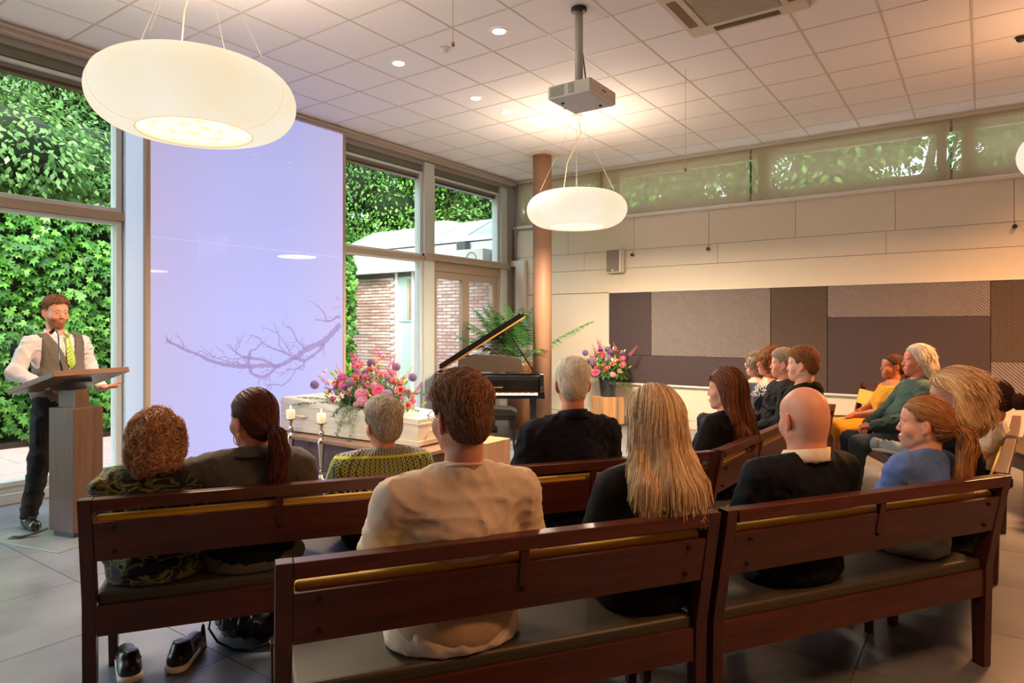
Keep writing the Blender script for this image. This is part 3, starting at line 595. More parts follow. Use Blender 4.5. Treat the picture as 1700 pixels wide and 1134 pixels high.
bench(-.51,7.52,-1.13,8.85,'empty-looking dark wooden bench past the woman in the yellow dress')
bench(.95,6.75,.42,8.05,'dark wooden bench with bare yellow cushion at the right edge by the quilted wall')
# ------------------------------------------------------------------ lectern
lec=thing('lectern','brown oak lectern with a tilted reading board beside the left window','lectern',(-5.36,2.14,0),R(13.3))
M_oak=wood('fumed_oak',srgb(98,68,48),srgb(72,48,33),.4,(16,16,1.0),.05)
M_oakh=wood('fumed_oak_board',srgb(126,84,56),srgb(88,56,38),.4,(14,1.2,14),.1)
obj('base_plate',B(-.42,.30,-.34,.30,0,.008),mat('base_plate_steel',srgb(150,158,160),.35,metal=.5),lec,bevel=.002)
obj('plinth',B(-.11,.10,-.09,.09,.008,.045),M_black,lec)
obj('column',B(-.13,.13,-.112,.112,.045,.925),M_oak,lec,bevel=.003)
obj('neck',B(-.12,.07,-.05,.05,.92,1.05),M_oak,lec,bevel=.003)
desk=obj('reading_board',B(-.26,.26,-.29,.29,-.02,.02),M_oakh,lec,loc=(-.15,.06,1.108),rot=(0,-R(16),0),bevel=.004)
obj('under_bracket',MB().box(-.12,.12,-.08,.08,-.045,-.02),M_black,desk)
mic=MB(); mic.tube([(.22,-.20,.02),(.215,-.2,.12),(.19,-.17,.22),(.165,-.14,.31),(.13,-.13,.355),(.10,-.125,.36)],[.008,.006,.005,.005,.005,.005],8)
g=obj('gooseneck_microphone',mic,mat('mic_steel',srgb(70,80,92),.25,metal=.8),desk,smooth=True); obj('microphone_head',MB().tube([(.105,-.126,.362),(.06,-.118,.352)],[.012,.014],10),M_black,g,smooth=True)
tag(obj('paper_sheet',B(-.10,.10,-.105,.105,0,.002),M_white,None,loc=(-5.56,2.20,1.105),rot=(0,-R(16),R(13))),'white sheet of notes lying on the tilted lectern board','paper')
tag(obj('cable_loop',MB().tube([(-5.45,1.99,.06),(-5.50,1.93,.03),(-5.56,1.86,.014),(-5.60,1.83,.014),(-5.585,1.80,.014),(-5.53,1.85,.014),(-5.48,1.93,.04)],.007,8),M_black,None,smooth=True),'looped black cable coming out of the foot of the lectern','cable')
# ------------------------------------------------------------------ platform and coffin
M_pf=mat('platform_brown',srgb(92,66,60),.45,noise_s=5,noise_amt=.15,stretch=(1,8,8)); M_pft=wood('platform_top_oak',srgb(176,134,104),srgb(140,100,76),.4)
pf=thing('bier_platform','low dark brown platform with a light oak top under the white coffin','platform',(-5.3,5.0,0))
obj('base',B(-1.05,1.05,-.46,.52,0,.315),M_pf,pf,bevel=.003); obj('top_slab',B(-1.12,1.15,-.53,.60,.315,.35),M_pft,pf,bevel=.004)
M_cof=wood('white_pine',srgb(232,224,206),srgb(214,202,178),.5,(1.0,9,9),0,.05)
cf_=thing('coffin','white pine coffin on the low platform in front of the lilac screen','coffin',(-5.395,4.97,.362),R(2))
def loft(x0,x1,w0,w1,z0a,z0b,z1a,z1b,tw=1.0):
    v=[]
    for x,w,za,zb in((x0,w0,z0a,z1a),(x1,w1,z0b,z1b)):
        v+=[(x,-w,za),(x,w,za),(x,w*tw,zb),(x,-w*tw,zb)]
    return MB().add(v,[(0,3,2,1),(4,5,6,7),(0,1,5,4),(1,2,6,5),(2,3,7,6),(3,0,4,7)])
obj('body',loft(-1.0,1.0,.31,.29,.02,.02,.30,.20),M_cof,cf_,bevel=.004)
obj('base_moulding',loft(-1.01,1.01,.32,.30,0,0,.055,.05),M_cof,cf_,bevel=.004)
obj('lid_rim',loft(-1.008,1.008,.318,.298,.30,.20,.318,.216),M_cof,cf_,bevel=.003)
obj('lid',loft(-1.0,1.0,.312,.292,.318,.216,.362,.258,.975),M_cof,cf_,bevel=.004)
for x in(-.66,0.0,.62): obj('handle',MB().tube([(x-.10,-.322,.18),(x-.07,-.345,.18),(x+.07,-.345,.175),(x+.10,-.322,.175)],[.012,.016,.016,.012],10),mat('pine_handle',srgb(230,216,186),.45),cf_,smooth=True)
obj('handle',MB().tube([(1.012,-.13,.13),(1.04,-.10,.13),(1.04,.10,.13),(1.012,.13,.13)],[.012,.018,.018,.012],10),MATS['pine_handle'],cf_,smooth=True)
for x in(-.8,-.4): obj('feet',B(x-.05,x+.05,-.25,.25,-.012,.0),M_black,cf_)
# ------------------------------------------------------------------ candlesticks
M_silver=mat('polished_nickel',srgb(206,192,176),.16,metal=1); M_wax=mat('ivory_wax',srgb(246,236,204),.5,sss=.3,emit=srgb(255,236,190),estr=.12)
def candle(u,v,h,label,clabel):
    t=thing('candlestick',label,'candlestick',(u,v,0),group='tall silver candlesticks')
    obj('base',MB().lathe([(.075,0),(.078,.008),(.05,.02),(.028,.04),(.02,.06)],28),M_silver,t,smooth=True)
    obj('stem',MB().lathe([(.02,.06),(.018,.09),(.026,.2),(.036,.30),(.038,.335),(.026,.365),(.014,.375),(.016,.38),(.030,.40),(.032,.415),(.026,.432),(.013,.445),(.018,.452),(.016,.46),(.02,.48),(.024,.50)],28,(0,0,h-.53)),M_silver,t,smooth=True)
    if h>.53: obj('stem_foot',MB().lathe([(.02,.055),(.019,h-.46)],20),M_silver,t,smooth=True)
    obj('drip_plate',MB().lathe([(.0,h-.03),(.02,h-.03),(.055,h-.016),(.058,h-.010),(.05,h-.008),(0.001,h-.008)],28,cap=False),M_silver,t,smooth=True)
    c=thing('candle',clabel,'candle',(u,v,h-.008),group='ivory pillar candles')
    obj('wax',MB().lathe([(.044,0),(.0455,.004),(.0455,.083),(.041,.09),(.02,.088),(.001,.087)],28),M_wax,c,smooth=True)
    obj('wick',MB().tube([(0,0,.085),(.002,0,.10)],.0015,6),M_black,c)
    obj('flame',MB().lathe([(.0005,.097),(.006,.103),(.0075,.112),(.005,.124),(.0005,.138)],12),mat('flame_glow',(1,.8,.4),.5,emit=(1,.72,.35),estr=6),c,smooth=True)
candle(-5.85,4.36,.565,'left tall silver candlestick in front of the coffin','ivory pillar candle burning on the left candlestick')
candle(-5.29,4.30,.575,'right tall silver candlestick in front of the coffin','ivory pillar candle burning on the right candlestick')
# ------------------------------------------------------------------ flowers
def colmat(n,c,rough=.5,tr=.3):
    if n in MATS: return MATS[n]
    m=bpy.data.materials.new(n); m.use_nodes=True; t=m.node_tree; N=t.nodes; L=t.links; b=N['Principled BSDF']
    a=N.new('ShaderNodeAttribute'); a.attribute_name='Col'; tl=N.new('ShaderNodeBsdfTranslucent'); mi=N.new('ShaderNodeMixShader'); mi.inputs[0].default_value=tr
    L.new(a.outputs['Color'],b.inputs['Base Color']); L.new(a.outputs['Color'],tl.inputs[0]); b.inputs['Roughness'].default_value=rough
    L.new(b.outputs[0],mi.inputs[1]); L.new(tl.outputs[0],mi.inputs[2]); L.new(mi.outputs[0],N['Material Output'].inputs[0]); MATS[n]=m; return m
M_pet=colmat('flower_petal',None,.55,.35)
def petal_cup(r,w,h,tilt,a,nseg=4):  # curved quad-strip petal
    V=[];ca,sa=math.cos(a),math.sin(a)
    for i in range(nseg+1):
        t=i/nseg; rad=r*(.15+t*math.cos(tilt)*.9+.1*t*t); z=h*t*math.sin(tilt)-.15*h*t**4; wd=w*math.sin(PI*(.12+.78*t))**.6
        for s in(-1,0,1):
            x=rad-(.15*r if s else 0)*t; y=s*wd
            V.append((x*ca-y*sa,x*sa+y*ca,z+(.08*h if s else 0)))
    F=[(i*3+j,i*3+j+1,i*3+j+4,i*3+j+3) for i in range(nseg) for j in range(2)]
    return V,F
def flower(kind,c,seed=0):
    g=random.Random(seed); m=MB(); cols=[]
    def sub(V,F,col):
        m.add(V,F); cols.extend([col]*len(V))
    C=np.array(srgb(*c))
    if kind=='rose':
        for ring,(n,r,til) in enumerate(((5,.034,.5),(5,.030,.9),(5,.023,1.2),(4,.015,1.4),(3,.008,1.5))):
            for k in range(n):
                V,F=petal_cup(r,.019*(1-.12*ring),.034,til,2*PI*k/n+ring*.7+g.uniform(-.2,.2)); sub(V,F,tuple(np.clip(C*(1.0-.07*ring+g.uniform(-.05,.08)),0,1)))
    elif kind=='gerbera':
        for ring,(n,r,til,w) in enumerate(((20,.046,.18,.006),(18,.038,.35,.006),(12,.02,.6,.004))):
            for k in range(n):
                V,F=petal_cup(r,w,.03,til,2*PI*k/n+ring*.15,3); sub(V,F,tuple(np.clip(C*(1-.1*ring+g.uniform(-.08,.08)),0,1)))
        b=MB().sph((0,0,.006),.008,8,5,(1,1,.6)); sub(b.v,b.f,srgb(70,40,36))
    elif kind=='allium':
        for k in range(120):
            z=1-2*(k+.5)/120; a=k*2.39996; s=math.sqrt(1-z*z); d=Vector((s*math.cos(a),s*math.sin(a),z)); p=d*.036
            q=d.orthogonal().normalized(); w=d.cross(q)
            for j in range(5):
                an=2*PI*j/5+k; e=q*math.cos(an)+w*math.sin(an); f=q*math.cos(an+.5)+w*math.sin(an+.5)
                sub([p,p+e*.0085+d*.004,p+f*.005+d*.002],[(0,1,2)],tuple(np.clip(C*g.uniform(.75,1.25),0,1)))
        b=MB().sph((0,0,0),.034,12,8); sub(b.v,b.f,tuple(C*.55))
    elif kind=='hydra':   # carnation / hydrangea cluster of small florets
        for k in range(46):
            z=1-1.5*(k+.5)/46; a=k*2.39996; s=math.sqrt(max(0,1-z*z)); d=Vector((s*math.cos(a),s*math.sin(a),z)); p=d*.034
            q=d.orthogonal().normalized(); w=d.cross(q); cc=tuple(np.clip(C*g.uniform(.8,1.15),0,1))
            for j in range(4):
                an=2*PI*j/4+k; e=q*math.cos(an)+w*math.sin(an); f=q*-math.sin(an)+w*math.cos(an)
                sub([p,p+e*.008+f*.005+d*.003,p+e*.013+d*.005,p+e*.008-f*.005+d*.003],[(0,1,2,3)],cc)
        b=MB().sph((0,0,0),.031,10,7); sub(b.v,b.f,tuple(C*.6))
    elif kind=='lily':
        for k in range(6):
            V,F=petal_cup(.055,.012,.03,.7,2*PI*k/6,5); sub(V,F,tuple(np.clip(C*g.uniform(.9,1.05),0,1)))
        for k in range(5):
            a=2*PI*k/5; b=MB().tube([(0,0,0),(.015*math.cos(a),.015*math.sin(a),.03)],.0015,5).sph((.015*math.cos(a),.015*math.sin(a),.032),.003,5,4); sub(b.v,b.f,srgb(190,120,40))
    elif kind=='bud':
        b=MB().lathe([(.002,0),(.008,.012),(.011,.03),(.009,.048),(.002,.062)],8); sub(b.v,b.f,tuple(C))
    elif kind=='spike':   # upright spray of small blossoms
        for k in range(16):
            z=.01+.010*k; a=k*2.4; r=.016*(1-k/20); b=MB().sph((r*math.cos(a),r*math.sin(a),z),.010*(1-k/28),6,5,(1,1,1.2)); sub(b.v,b.f,tuple(np.clip(C*g.uniform(.8,1.2),0,1)))
    me=m.mesh(kind); a=me.color_attributes.new('Col','FLOAT_COLOR','POINT'); cc=np.ones((len(cols),4),np.float32); cc[:,:3]=np.array(cols); a.data.foreach_set('color',cc.ravel())
    me.polygons.foreach_set('use_smooth',[True]*len(me.polygons)); me.materials.append(M_pet); return me
PAL=dict(rose=[(255,158,130),(255,176,150),(250,150,165),(255,196,186),(248,130,112)],gerbera=[(252,96,146),(244,84,150)],allium=[(196,158,200),(182,150,212),(170,124,170)],
         hydra=[(252,172,196),(248,140,182),(255,190,206),(240,120,164)],lily=[(252,244,208),(255,250,232)],bud=[(202,220,110),(180,208,92),(240,236,176)],spike=[(242,124,172),(250,156,186),(226,112,164),(248,224,176)])
NAMEK=dict(rose='rose',gerbera='gerbera',allium='allium',hydra='carnation',lily='lily',bud='lily_bud',spike='blossom_spike')
FM={}
def fmesh(k,s):
    if (k,s) not in FM:
        c=PAL[k][s%len(PAL[k])]; FM[(k,s)]=flower(k,c,s+5); FM[(k,s)].name=NAMEK[k]
    return FM[(k,s)]
SPR=[(0,0,0),(.10,.25,.02),(.12,.5,.0),(0,1,-.08),(-.12,.5,0),(-.10,.25,.02)]
def foliage(parent,pts,nrm,size,seed,name='foliage',cols=[(86,140,60),(116,170,78),(62,108,46),(144,190,94)],shape=SPR):
    obj(name,leaves_mesh(name,np.array(pts),np.array(nrm),size,shape,pal(cols),seed),M_leaf,parent,kind='stuff')
def arrangement(t,cx,cz,rx,ry,rz,n,seed,scale=1.0,skew=None,hand=()):
    g=np.random.default_rng(seed); kinds=['rose']*11+['hydra']*7+['spike']*4+['lily']*4+['bud']*9+['allium']*2+['gerbera']*1
    hs=0
    for i in range(n):
        while True:
            a=g.uniform(0,2*PI); e=math.asin(g.uniform(-.05,1)); d=np.array([math.cos(a)*math.cos(e),math.sin(a)*math.cos(e),math.sin(e)])
            if d[1]<.5 or g.random()<.4: break
        k=kinds[g.integers(len(kinds))]; rr=g.uniform(.82,1.06)
        if k in('bud','spike'): rr=g.uniform(.95,1.22)
        p=np.array([d[0]*rx,d[1]*ry,d[2]*rz])*rr+np.array([cx,0,cz])
        nn=Vector((d[0]/rx,d[1]/ry,d[2]/rz+.6/rz)).normalized()
        me=fmesh(k,int(g.integers(0,6)))
        o=obj(NAMEK[k],me,None,t,loc=p,rot=nn.to_track_quat('Z','Y').to_euler()); o.scale=(scale*g.uniform(.8,1.15),)*3
    for k,s,p,sc in hand:
        o=obj(NAMEK[k],fmesh(k,s),None,t,loc=p,rot=Vector((p[0]*.5,-1,.9)).normalized().to_track_quat('Z','Y').to_euler()); o.scale=(sc,)*3
    N=1700; a=g.uniform(0,2*PI,N); e=np.arcsin(g.uniform(-.15,1,N)); d=np.stack([np.cos(a)*np.cos(e),np.sin(a)*np.cos(e),np.sin(e)],1)
    rr=g.uniform(.55,1.02,(N,1)); P=d*rr*np.array([rx,ry,rz])+np.array([cx,0,cz]); foliage(t,P,d+[0,0,.5],.055*scale,seed)
fl=thing('coffin_flowers','big pink, salmon and purple funeral flower arrangement lying on the coffin','flowers',(-5.28,4.95,.70))
obj('moss_base',MB().sph((0,0,.02),1,20,10,(.42,.19,.10)),mat('moss_dark',srgb(40,62,30),1),fl,smooth=True)
hand=[('allium',1,(-.80,-.1,.16),1.35),('allium',0,(-.10,-.20,.22),1.5),('allium',2,(-.02,.02,.42),1.25),('allium',0,(.42,-.05,.40),1.2),('allium',1,(.62,-.02,.30),1.2),('allium',0,(.48,-.25,.13),1.5),
 ('gerbera',0,(.36,-.24,.17),1.5),('hydra',0,(.14,-.27,.12),1.7),('hydra',2,(.17,-.28,.06),1.5),('rose',0,(.02,-.22,.26),1.5),('rose',2,(-.32,-.24,.03),1.2),('lily',0,(-.16,-.27,.06),1.5),('rose',4,(.62,-.18,.18),1.2),('rose',0,(.70,-.16,.03),1.3),('rose',1,(.42,-.26,-.0),1.2),
 ('hydra',3,(-.28,-.15,.26),1.4),('hydra',1,(-.22,-.2,.18),1.2),('spike',0,(.20,.0,.46),1.2),('spike',3,(.14,.0,.40),1.1),('lily',1,(-.62,-.1,.30),1.0),('spike',0,(-.06,-.05,.40),1.1),('allium',2,(.92,-.1,.12),1.1)]
arrangement(fl,0,.02,.55,.25,.36,175,5,1.0,hand=hand)
# foliage runs: fern fronds out to both sides and hanging asparagus over the front
def frond(p0,d,L,n,w,droop,seed):
    g=np.random.default_rng(seed); d=np.array(d,float); d/=np.linalg.norm(d); s=np.cross(d,[0,0,1.]); s/=np.linalg.norm(s)+1e-9; P=[];Nn=[];pts=[]
    for i in range(n):
        t=i/(n-1); c=np.array(p0)+d*L*t+np.array([0,0,-droop*t*t])+g.normal(0,.004,3); pts.append(c)
        for q in(-1,1):
            for r in (.3,.7,1.0): P.append(c+s*q*w*(1-t*.7)*r); Nn.append(np.array([0,0,1.])+s*q*.3)
    return P,Nn,pts
P=[];Nn=[];st=MB()
for i,(p0,d,L,dr) in enumerate([((-.4,-.1,.02),(-1,-.15,.02),.62,.02),((-.4,-.2,.0),(-1,-.4,.0),.45,.03),((-.3,0,.06),(-1,.1,.2),.5,.04),((.4,-.1,.02),(1,-.1,.05),.42,.05),((.35,-.2,0),(.9,-.5,0),.38,.04),((.4,0,.1),(1,.1,.3),.4,.08),((-.02,-.28,-.02),(-.1,-.5,-.2),.16,.22),((.06,-.28,-.02),(.15,-.4,-.3),.15,.26),((-.1,-.25,0),(-.3,-.5,0),.15,.12),((.5,-.25,-.02),(.5,-.6,-.1),.2,.06)]):
    a,b,c=frond(p0,d,L,26,.045,dr,i); P+=a;Nn+=b; st.tube(c[::3]+[c[-1]],.002,4)
foliage(fl,P,Nn,.034,9,'fern_fronds',[(92,140,72),(70,118,56),(132,168,100)])
obj('stems',st,mat('stem_green',srgb(84,120,54),.6),fl,kind='stuff')
# vase on the wooden cube
M_cube=wood('oak_cube_side',srgb(206,160,112),srgb(178,130,84),.45,(9,9,1.0),.05); M_cubeg=wood('grey_oak_strip',srgb(150,128,108),srgb(128,106,88),.5,(9,9,1),.0)
def cube(u,v,s,h,rz,label,strips=True):
    t=thing('wooden_cube',label,'pedestal',(u,v,0),rz)
    w=s/2; e=[-w,-w+.31*s,-w+.62*s,-w+.76*s,w]
    for k,(a,b) in enumerate(zip(e,e[1:])): obj('plank',B(a+.0008,b-.0008,-w,w,.045,h),[M_cube,M_cube,M_cubeg,M_cube][k] if strips else M_cube,t,bevel=.002)
    for x in(-w+.05,w-.05):
        for y in(-w+.05,w-.05): obj('caster',MB().tube([(x-.01,y,.0225),(x+.01,y,.0225)],.0215,12),M_black,t)
    return t
cube(-4.66,9.22,.36,.45,R(56),'striped oak cube pedestal carrying the black flower bucket')
vs=thing('flower_vase','black bucket with pink and purple flowers on the oak cube by the back wall','flowers',(-4.66,9.22,.45))
obj('bucket',MB().lathe([(.10,0),(.105,.005),(.135,.26),(.142,.262),(.142,.285),(.134,.285),(.13,.25),(.1,.02),(.001,.02)],28),mat('bucket_black',srgb(46,50,58),.4),vs,smooth=False)
arrangement(vs,0,.36,.33,.30,.36,80,15,1.15,hand=[('allium',1,(-.33,-.1,.66),1.3),('allium',0,(-.14,-.22,.56),1.5),('allium',1,(.10,-.2,.60),1.5),('gerbera',0,(-.04,-.3,.38),1.5),('spike',0,(-.05,-.1,.72),1.2),('spike',0,(.2,-.1,.7),1.2)])
P,Nn,c=frond((.1,-.1,.24),(.8,-.1,0),.36,22,.05,.09,4); foliage(vs,P,Nn,.04,4,'trailing_fern')
# cube with tea-light glasses
cube(-4.16,5.19+.25,.40,.36,R(0),'plain oak cube pedestal at the foot end of the coffin',False)
M_gl=glass_mat('clear_glass',(.95,.95,.95),1.5)
for k,(x,y) in enumerate([(.02,-.1),(-.09,.05)]):
    t=thing('tea_light_glass',['front small tea-light glass on the plain oak cube','rear small tea-light glass on the plain oak cube'][k],'glass',(-4.16+x,5.44+y,.36),group='tea-light glasses')
    obj('glass',MB().lathe([(.022,0),(.033,.075),(.0305,.075),(.02,.008),(.001,.008)],20),M_gl,t,smooth=True); obj('tea_light',MB().lathe([(.018,.009),(.018,.022),(.001,.022)],14),M_wax,t)
# ------------------------------------------------------------------ piano
CR,CF=Vector((math.cos(TH),math.sin(TH),0)),Vector((-math.sin(TH),math.cos(TH),0))
pn=thing('grand_piano','black grand piano with its lid propped open in front of the glass door','piano',(-.17*CR.x+8.72*CF.x,-.17*CR.y+8.72*CF.y,0),TH)
M_pb=mat('piano_black',(.004,.004,.004),.16,coat=.3,spec=.3); M_ins=mat('lid_inner_brown',srgb(170,120,60),.3)
def rim(scale=1,off=0):
    pts=[(-.70,0),(-.70,1.25),(-.66,1.42),(-.52,1.50),(-.36,1.46),(-.26,1.30),(-.18,1.08),(0.02,.92),(.32,.80),(.56,.68),(.68,.48),(.70,.25),(.70,0)]
    return pts
def extr(mb,pts,z0,z1): return mb.poly([(x,y,z0) for x,y in pts],(0,0,z1-z0))
kz=.62
obj('case',extr(MB(),[(x,y+.18) for x,y in rim()],.60,.885),M_pb,pn,bevel=.004)
obj('key_bed',MB().box(-.70,.72,-.03,.20,.575,.615),M_pb,pn,bevel=.006)
for x in(-.70,.66): obj('key_arm',MB().poly([(x,y,z) for y,z in((-.03,.61),(-.03,.665),(.03,.70),(.07,.72),(.12,.885),(.2,.885),(.2,.61))],(.055,0,0)),M_pb,pn,bevel=.004)
kw=B(.0006,1.26/52-.0006,0,.145,0,.018).mesh('white_key'); kw.materials.append(mat('ivory_key',srgb(238,230,210),.3)); kb=B(0,.012,0,.095,0,.03).mesh('black_key'); kb.materials.append(M_black)
for k in range(52): obj('white_key',kw,None,pn,loc=(-.63+k*1.26/52,-.005,.617))
for k in range(51):
    if k%7 not in(1,4): obj('black_key',kb,None,pn,loc=(-.63+(k+1)*1.26/52-.006,.045,.617))
obj('fallboard',MB().poly([(-.65,y,z) for y,z in((.135,.63),(.15,.80),(.17,.86),(.19,.86),(.19,.62))],(1.31,0,0)),M_pb,pn,bevel=.003)
obj('felt_strip',B(-.64,.66,.128,.134,.635,.645),mat('felt_red',srgb(120,30,30),.9),pn)
fc=bpy.data.curves.new('lettering','FONT'); fc.body='& WINKELMANN'; fc.size=.027; fc.extrude=.0008; fc.align_x='RIGHT'
fo=bpy.data.objects.new('tmp',fc); COL.objects.link(fo); bpy.context.view_layer.update(); dg=bpy.context.evaluated_depsgraph_get(); fm=bpy.data.meshes.new_from_object(fo.evaluated_get(dg)); bpy.data.objects.remove(fo)
fm.materials.clear(); fm.materials.append(mat('gold_lettering',srgb(220,170,60),.3,metal=.6)); fm.name='lettering'
lt=obj('lettering',fm,None,pn,loc=(.17,.134,.70),rot=(R(85),0,0)); lt['kind']='stuff'; lt.scale=(1.05,1,1)
obj('front_rail',B(-.64,.64,.17,.20,.865,.89),M_pb,pn,bevel=.003)
md=[(-.46,.0),(.44,0),(.40,.175),(.30,.20),(.1,.225),(-.1,.225),(-.30,.205),(-.455,.165)]
obj('music_desk',MB().poly([(x+.02,.36+z*.25,.90+z) for x,z in md],(0,.02,0)),mat('desk_gloss_brown',srgb(46,33,22),.28,coat=.3),pn,bevel=.003)
lm=MB(); LA=R(32.5); lid=[(x+.70,y) for x,y in rim()]
lo=obj('lid',extr(MB(),lid,0,.030),M_pb,pn,loc=(-.705,.62,.92),rot=(0,-LA,0),bevel=.003)
obj('lid_underside',extr(MB(),[(x*.985+.01,y*.985+.01) for x,y in lid],-.005,-.0005),M_ins,lo)
obj('lid_inner_rim',MB().box(.03,1.39,.0,.03,-.032,-.006),M_ins,lo,bevel=.002)
obj('lid_edge',MB().box(.02,1.395,-.02,.0,-.006,.034),M_pb,lo,bevel=.003)
obj('front_lid_leaf',MB().box(.02,1.36,-.0,.32,.032,.062),M_pb,lo,bevel=.003)
obj('lid_hinge_flap',B(-.71,-.25,.30,.62,.893,.915),M_pb,pn,bevel=.003)
obj('lid_prop',MB().tube([(.60,.70,.89),(.60-.37*1.0,.72,.92+.55)],.009,8),M_pb,pn)
for x,y in((-.60,.32),(.58,.32),(-.45,1.45)):
    lg=obj('leg',MB().box(x-.05,x+.05,y-.05,y+.05,.06,.60,taper=.55),M_pb,pn,bevel=.004); obj('caster',MB().tube([(x-.05,y,.03),(x+.0,y,.03)],.03,14).tube([(x,y,.03),(x,y,.08)],.012,8),mat('brass',srgb(190,150,80),.3,metal=1),lg)
obj('pedal_lyre',MB().box(-.10,.10,.30,.36,.08,.16).box(-.07,-.05,.32,.34,.15,.60).box(.05,.07,.32,.34,.15,.60),M_pb,pn,bevel=.003)
for x in(-.05,0,.05): obj('pedal',B(x-.012,x+.012,.20,.30,.085,.095),MATS['brass'],pn)
sx,sy=.13,8.33; sp_=CR*sx+CF*sy
stl=thing('piano_stool','black padded piano stool in front of the grand piano','stool',(-.12*CR.x+8.36*CF.x,-.12*CR.y+8.36*CF.y,0),TH)
obj('seat',MB().poly([(x,-.17,z) for x,z in((-.30,.42),(.30,.42),(.30,.47),(.22,.505),(0,.515),(-.22,.505),(-.30,.47))],(0,.34,0)),mat('stool_leather',(.012,.012,.012),.35),stl,bevel=.015)
obj('apron',B(-.28,.28,-.15,.15,.36,.42),M_pb,stl,bevel=.003)
for x in(-.26,.26):
    for y in(-.13,.13): obj('leg',MB().box(x-.02,x+.02,y-.02,y+.02,0,.37,taper=.6),M_pb,stl,bevel=.002)
# ------------------------------------------------------------------ column, palm
cmn=thing('round_column','round copper-brown column reaching up to the ceiling by the piano','column',(-5.30,8.37,0))
obj('shaft',MB().lathe([(.138,0),(.138,ZC-.001)],40),mat('column_copper_brown',srgb(176,134,106),.55,metal=.05,noise_s=1.5,noise_amt=.08),cmn,smooth=False)
for p in cmn.children[0].data.polygons: p.use_smooth=abs(p.normal.z)<.5
obj('collar',MB().box(-.20,.20,-.20,.20,ZC-.02,ZC+.0),mat('collar_cream',srgb(214,200,176),.5),cmn,bevel=.003)
pw=CR*.26+CF*10.02
pl=thing('potted_palm','large green kentia palm in a tall brown pot behind the piano','plant',(pw.x,pw.y,0))
M_pot=mat('brown_glazed_pot',srgb(160,116,78),.3,noise_s=3,noise_amt=.25,coat=.3)
obj('pot',MB().lathe([(.16,0),(.17,.01),(.20,.5),(.225,.93),(.235,.98),(.215,.98),(.205,.93),(.001,.93)],32),M_pot,pl,smooth=True)
obj('soil',MB().lathe([(.001,.935),(.2,.935)],24,cap=False),MATS['soil'],pl)
M_palm=mat('palm_green',srgb(70,134,58),.4,noise_s=3,noise_amt=.3)
g=random.Random(4)
def palm_frond(az,L,lift,droop,base):
    st=[];n=44
    for i in range(n):
        t=i/(n-1); r=L*(t*math.cos(lift)); z=L*t*math.sin(lift)-droop*t**2.4; st.append(Vector((base[0]+r*math.cos(az),base[1]+r*math.sin(az),base[2]+z)))
    m=MB(); m.tube(st[::3]+[st[-1]],[.007*(1-.055*k) for k in range(len(st[::3])+1)],5)
    side=Vector((-math.sin(az),math.cos(az),0))
    for i in range(12,n):
        t=(st[i]-st[i-1]).normalized(); tt=i/n
        for s in(-1,1):
            ll=.33*math.sin(PI*min(1,.25+tt*.72))*g.uniform(.8,1.1); d=(side*s*1.0+t*.75+Vector((0,0,g.uniform(-.15,.25)))).normalized(); w=t*.0075
            a=st[i]; m.add([a-w*.5,a+w*.5,a+d*ll*.45+w-Vector((0,0,.01)),a+d*ll*.45-w-Vector((0,0,.01)),a+d*ll-Vector((0,0,.10*ll/.3))],[(0,1,2,3),(3,2,4)])
    return m
specs=[(TH+PI*.98,.9,.55,.12),(TH+PI*.9,1.0,.8,.2),(TH+PI*1.1,.95,.75,.2),(TH+PI*.75,1.0,1.0,.15),(TH+PI*1.3,.9,1.05,.15),(TH+PI*1.5,.9,1.0,.25),(TH+PI*.5,1.0,1.1,.2),(TH+PI*.95,1.05,.95,.15),(TH+PI*.8,.9,.55,.15),(TH+PI*1.15,1.0,1.0,.2),(TH+PI*.6,.95,.6,.3),(TH+PI*1.2,.8,.4,.2),(TH+PI*.85,.8,.35,.2),(TH+0.0,1.15,.70,.22),(TH+PI*1.4,.7,.6,.2),(TH+PI*1.05,.95,1.15,.1),(TH+PI*.3,.9,1.2,.1),(TH+PI*.88,1.05,1.1,.25),(TH+PI*1.6,.8,.6,.3),(TH+PI,.7,.9,.1),(TH+PI*1.02,1.0,1.25,.2),(TH+PI*.7,1.0,1.2,.2)]
for az,L,li,dr in specs: obj('frond',palm_frond(az,L*1.2,li,dr,(g.uniform(-.05,.05),g.uniform(-.05,.05),.93)),M_palm,pl)
# ------------------------------------------------------------------ ceiling fittings
pj=thing('projector','white projector hanging from the ceiling on a grey pole','projector',(-2.60,4.70,3.29))
obj('body',B(-.19,.19,-.215,.215,0,.106),mat('projector_white',srgb(242,238,230),.4),pj,bevel=.012,seg=3)
obj('underside',B(-.175,.175,-.20,.20,-.004,0),mat('projector_grey',srgb(188,186,190),.5),pj,bevel=.003)
pvm=MB()
for k in range(9): pvm.box(-.165,-.04,-.2165,-.2145,.018+.009*k,.0215+.009*k)
for k in range(9): pvm.box(-.005,.05,-.2165,-.2145,.018+.009*k,.0215+.009*k)
obj('vent_slots',pvm,mat('vent_slot_grey',srgb(140,134,126),.6),pj,kind='stuff')
obj('lens',MB().tube([(-.19,.08,.05),(-.215,.08,.045)],[.04,.036],18),M_black,pj); obj('foot',MB().tube([(-.12,-.1,-.003),(-.12,-.1,-.015)],.012,10).tube([(.1,.12,-.003),(.1,.12,-.015)],.012,10),M_black,pj,kind='stuff')
obj('badge',B(.1905,.1915,-.03,.04,.052,.062),M_black,pj)
obj('bracket',MB().box(-.05,.05,-.05,.05,.106,.15),M_black,pj,bevel=.004)
obj('pole',MB().tube([(-.03,0,.14),(-.03,0,ZC-3.29-.02)],.033,18),mat('pole_grey',srgb(204,200,192),.35,metal=.1),pj,smooth=True)
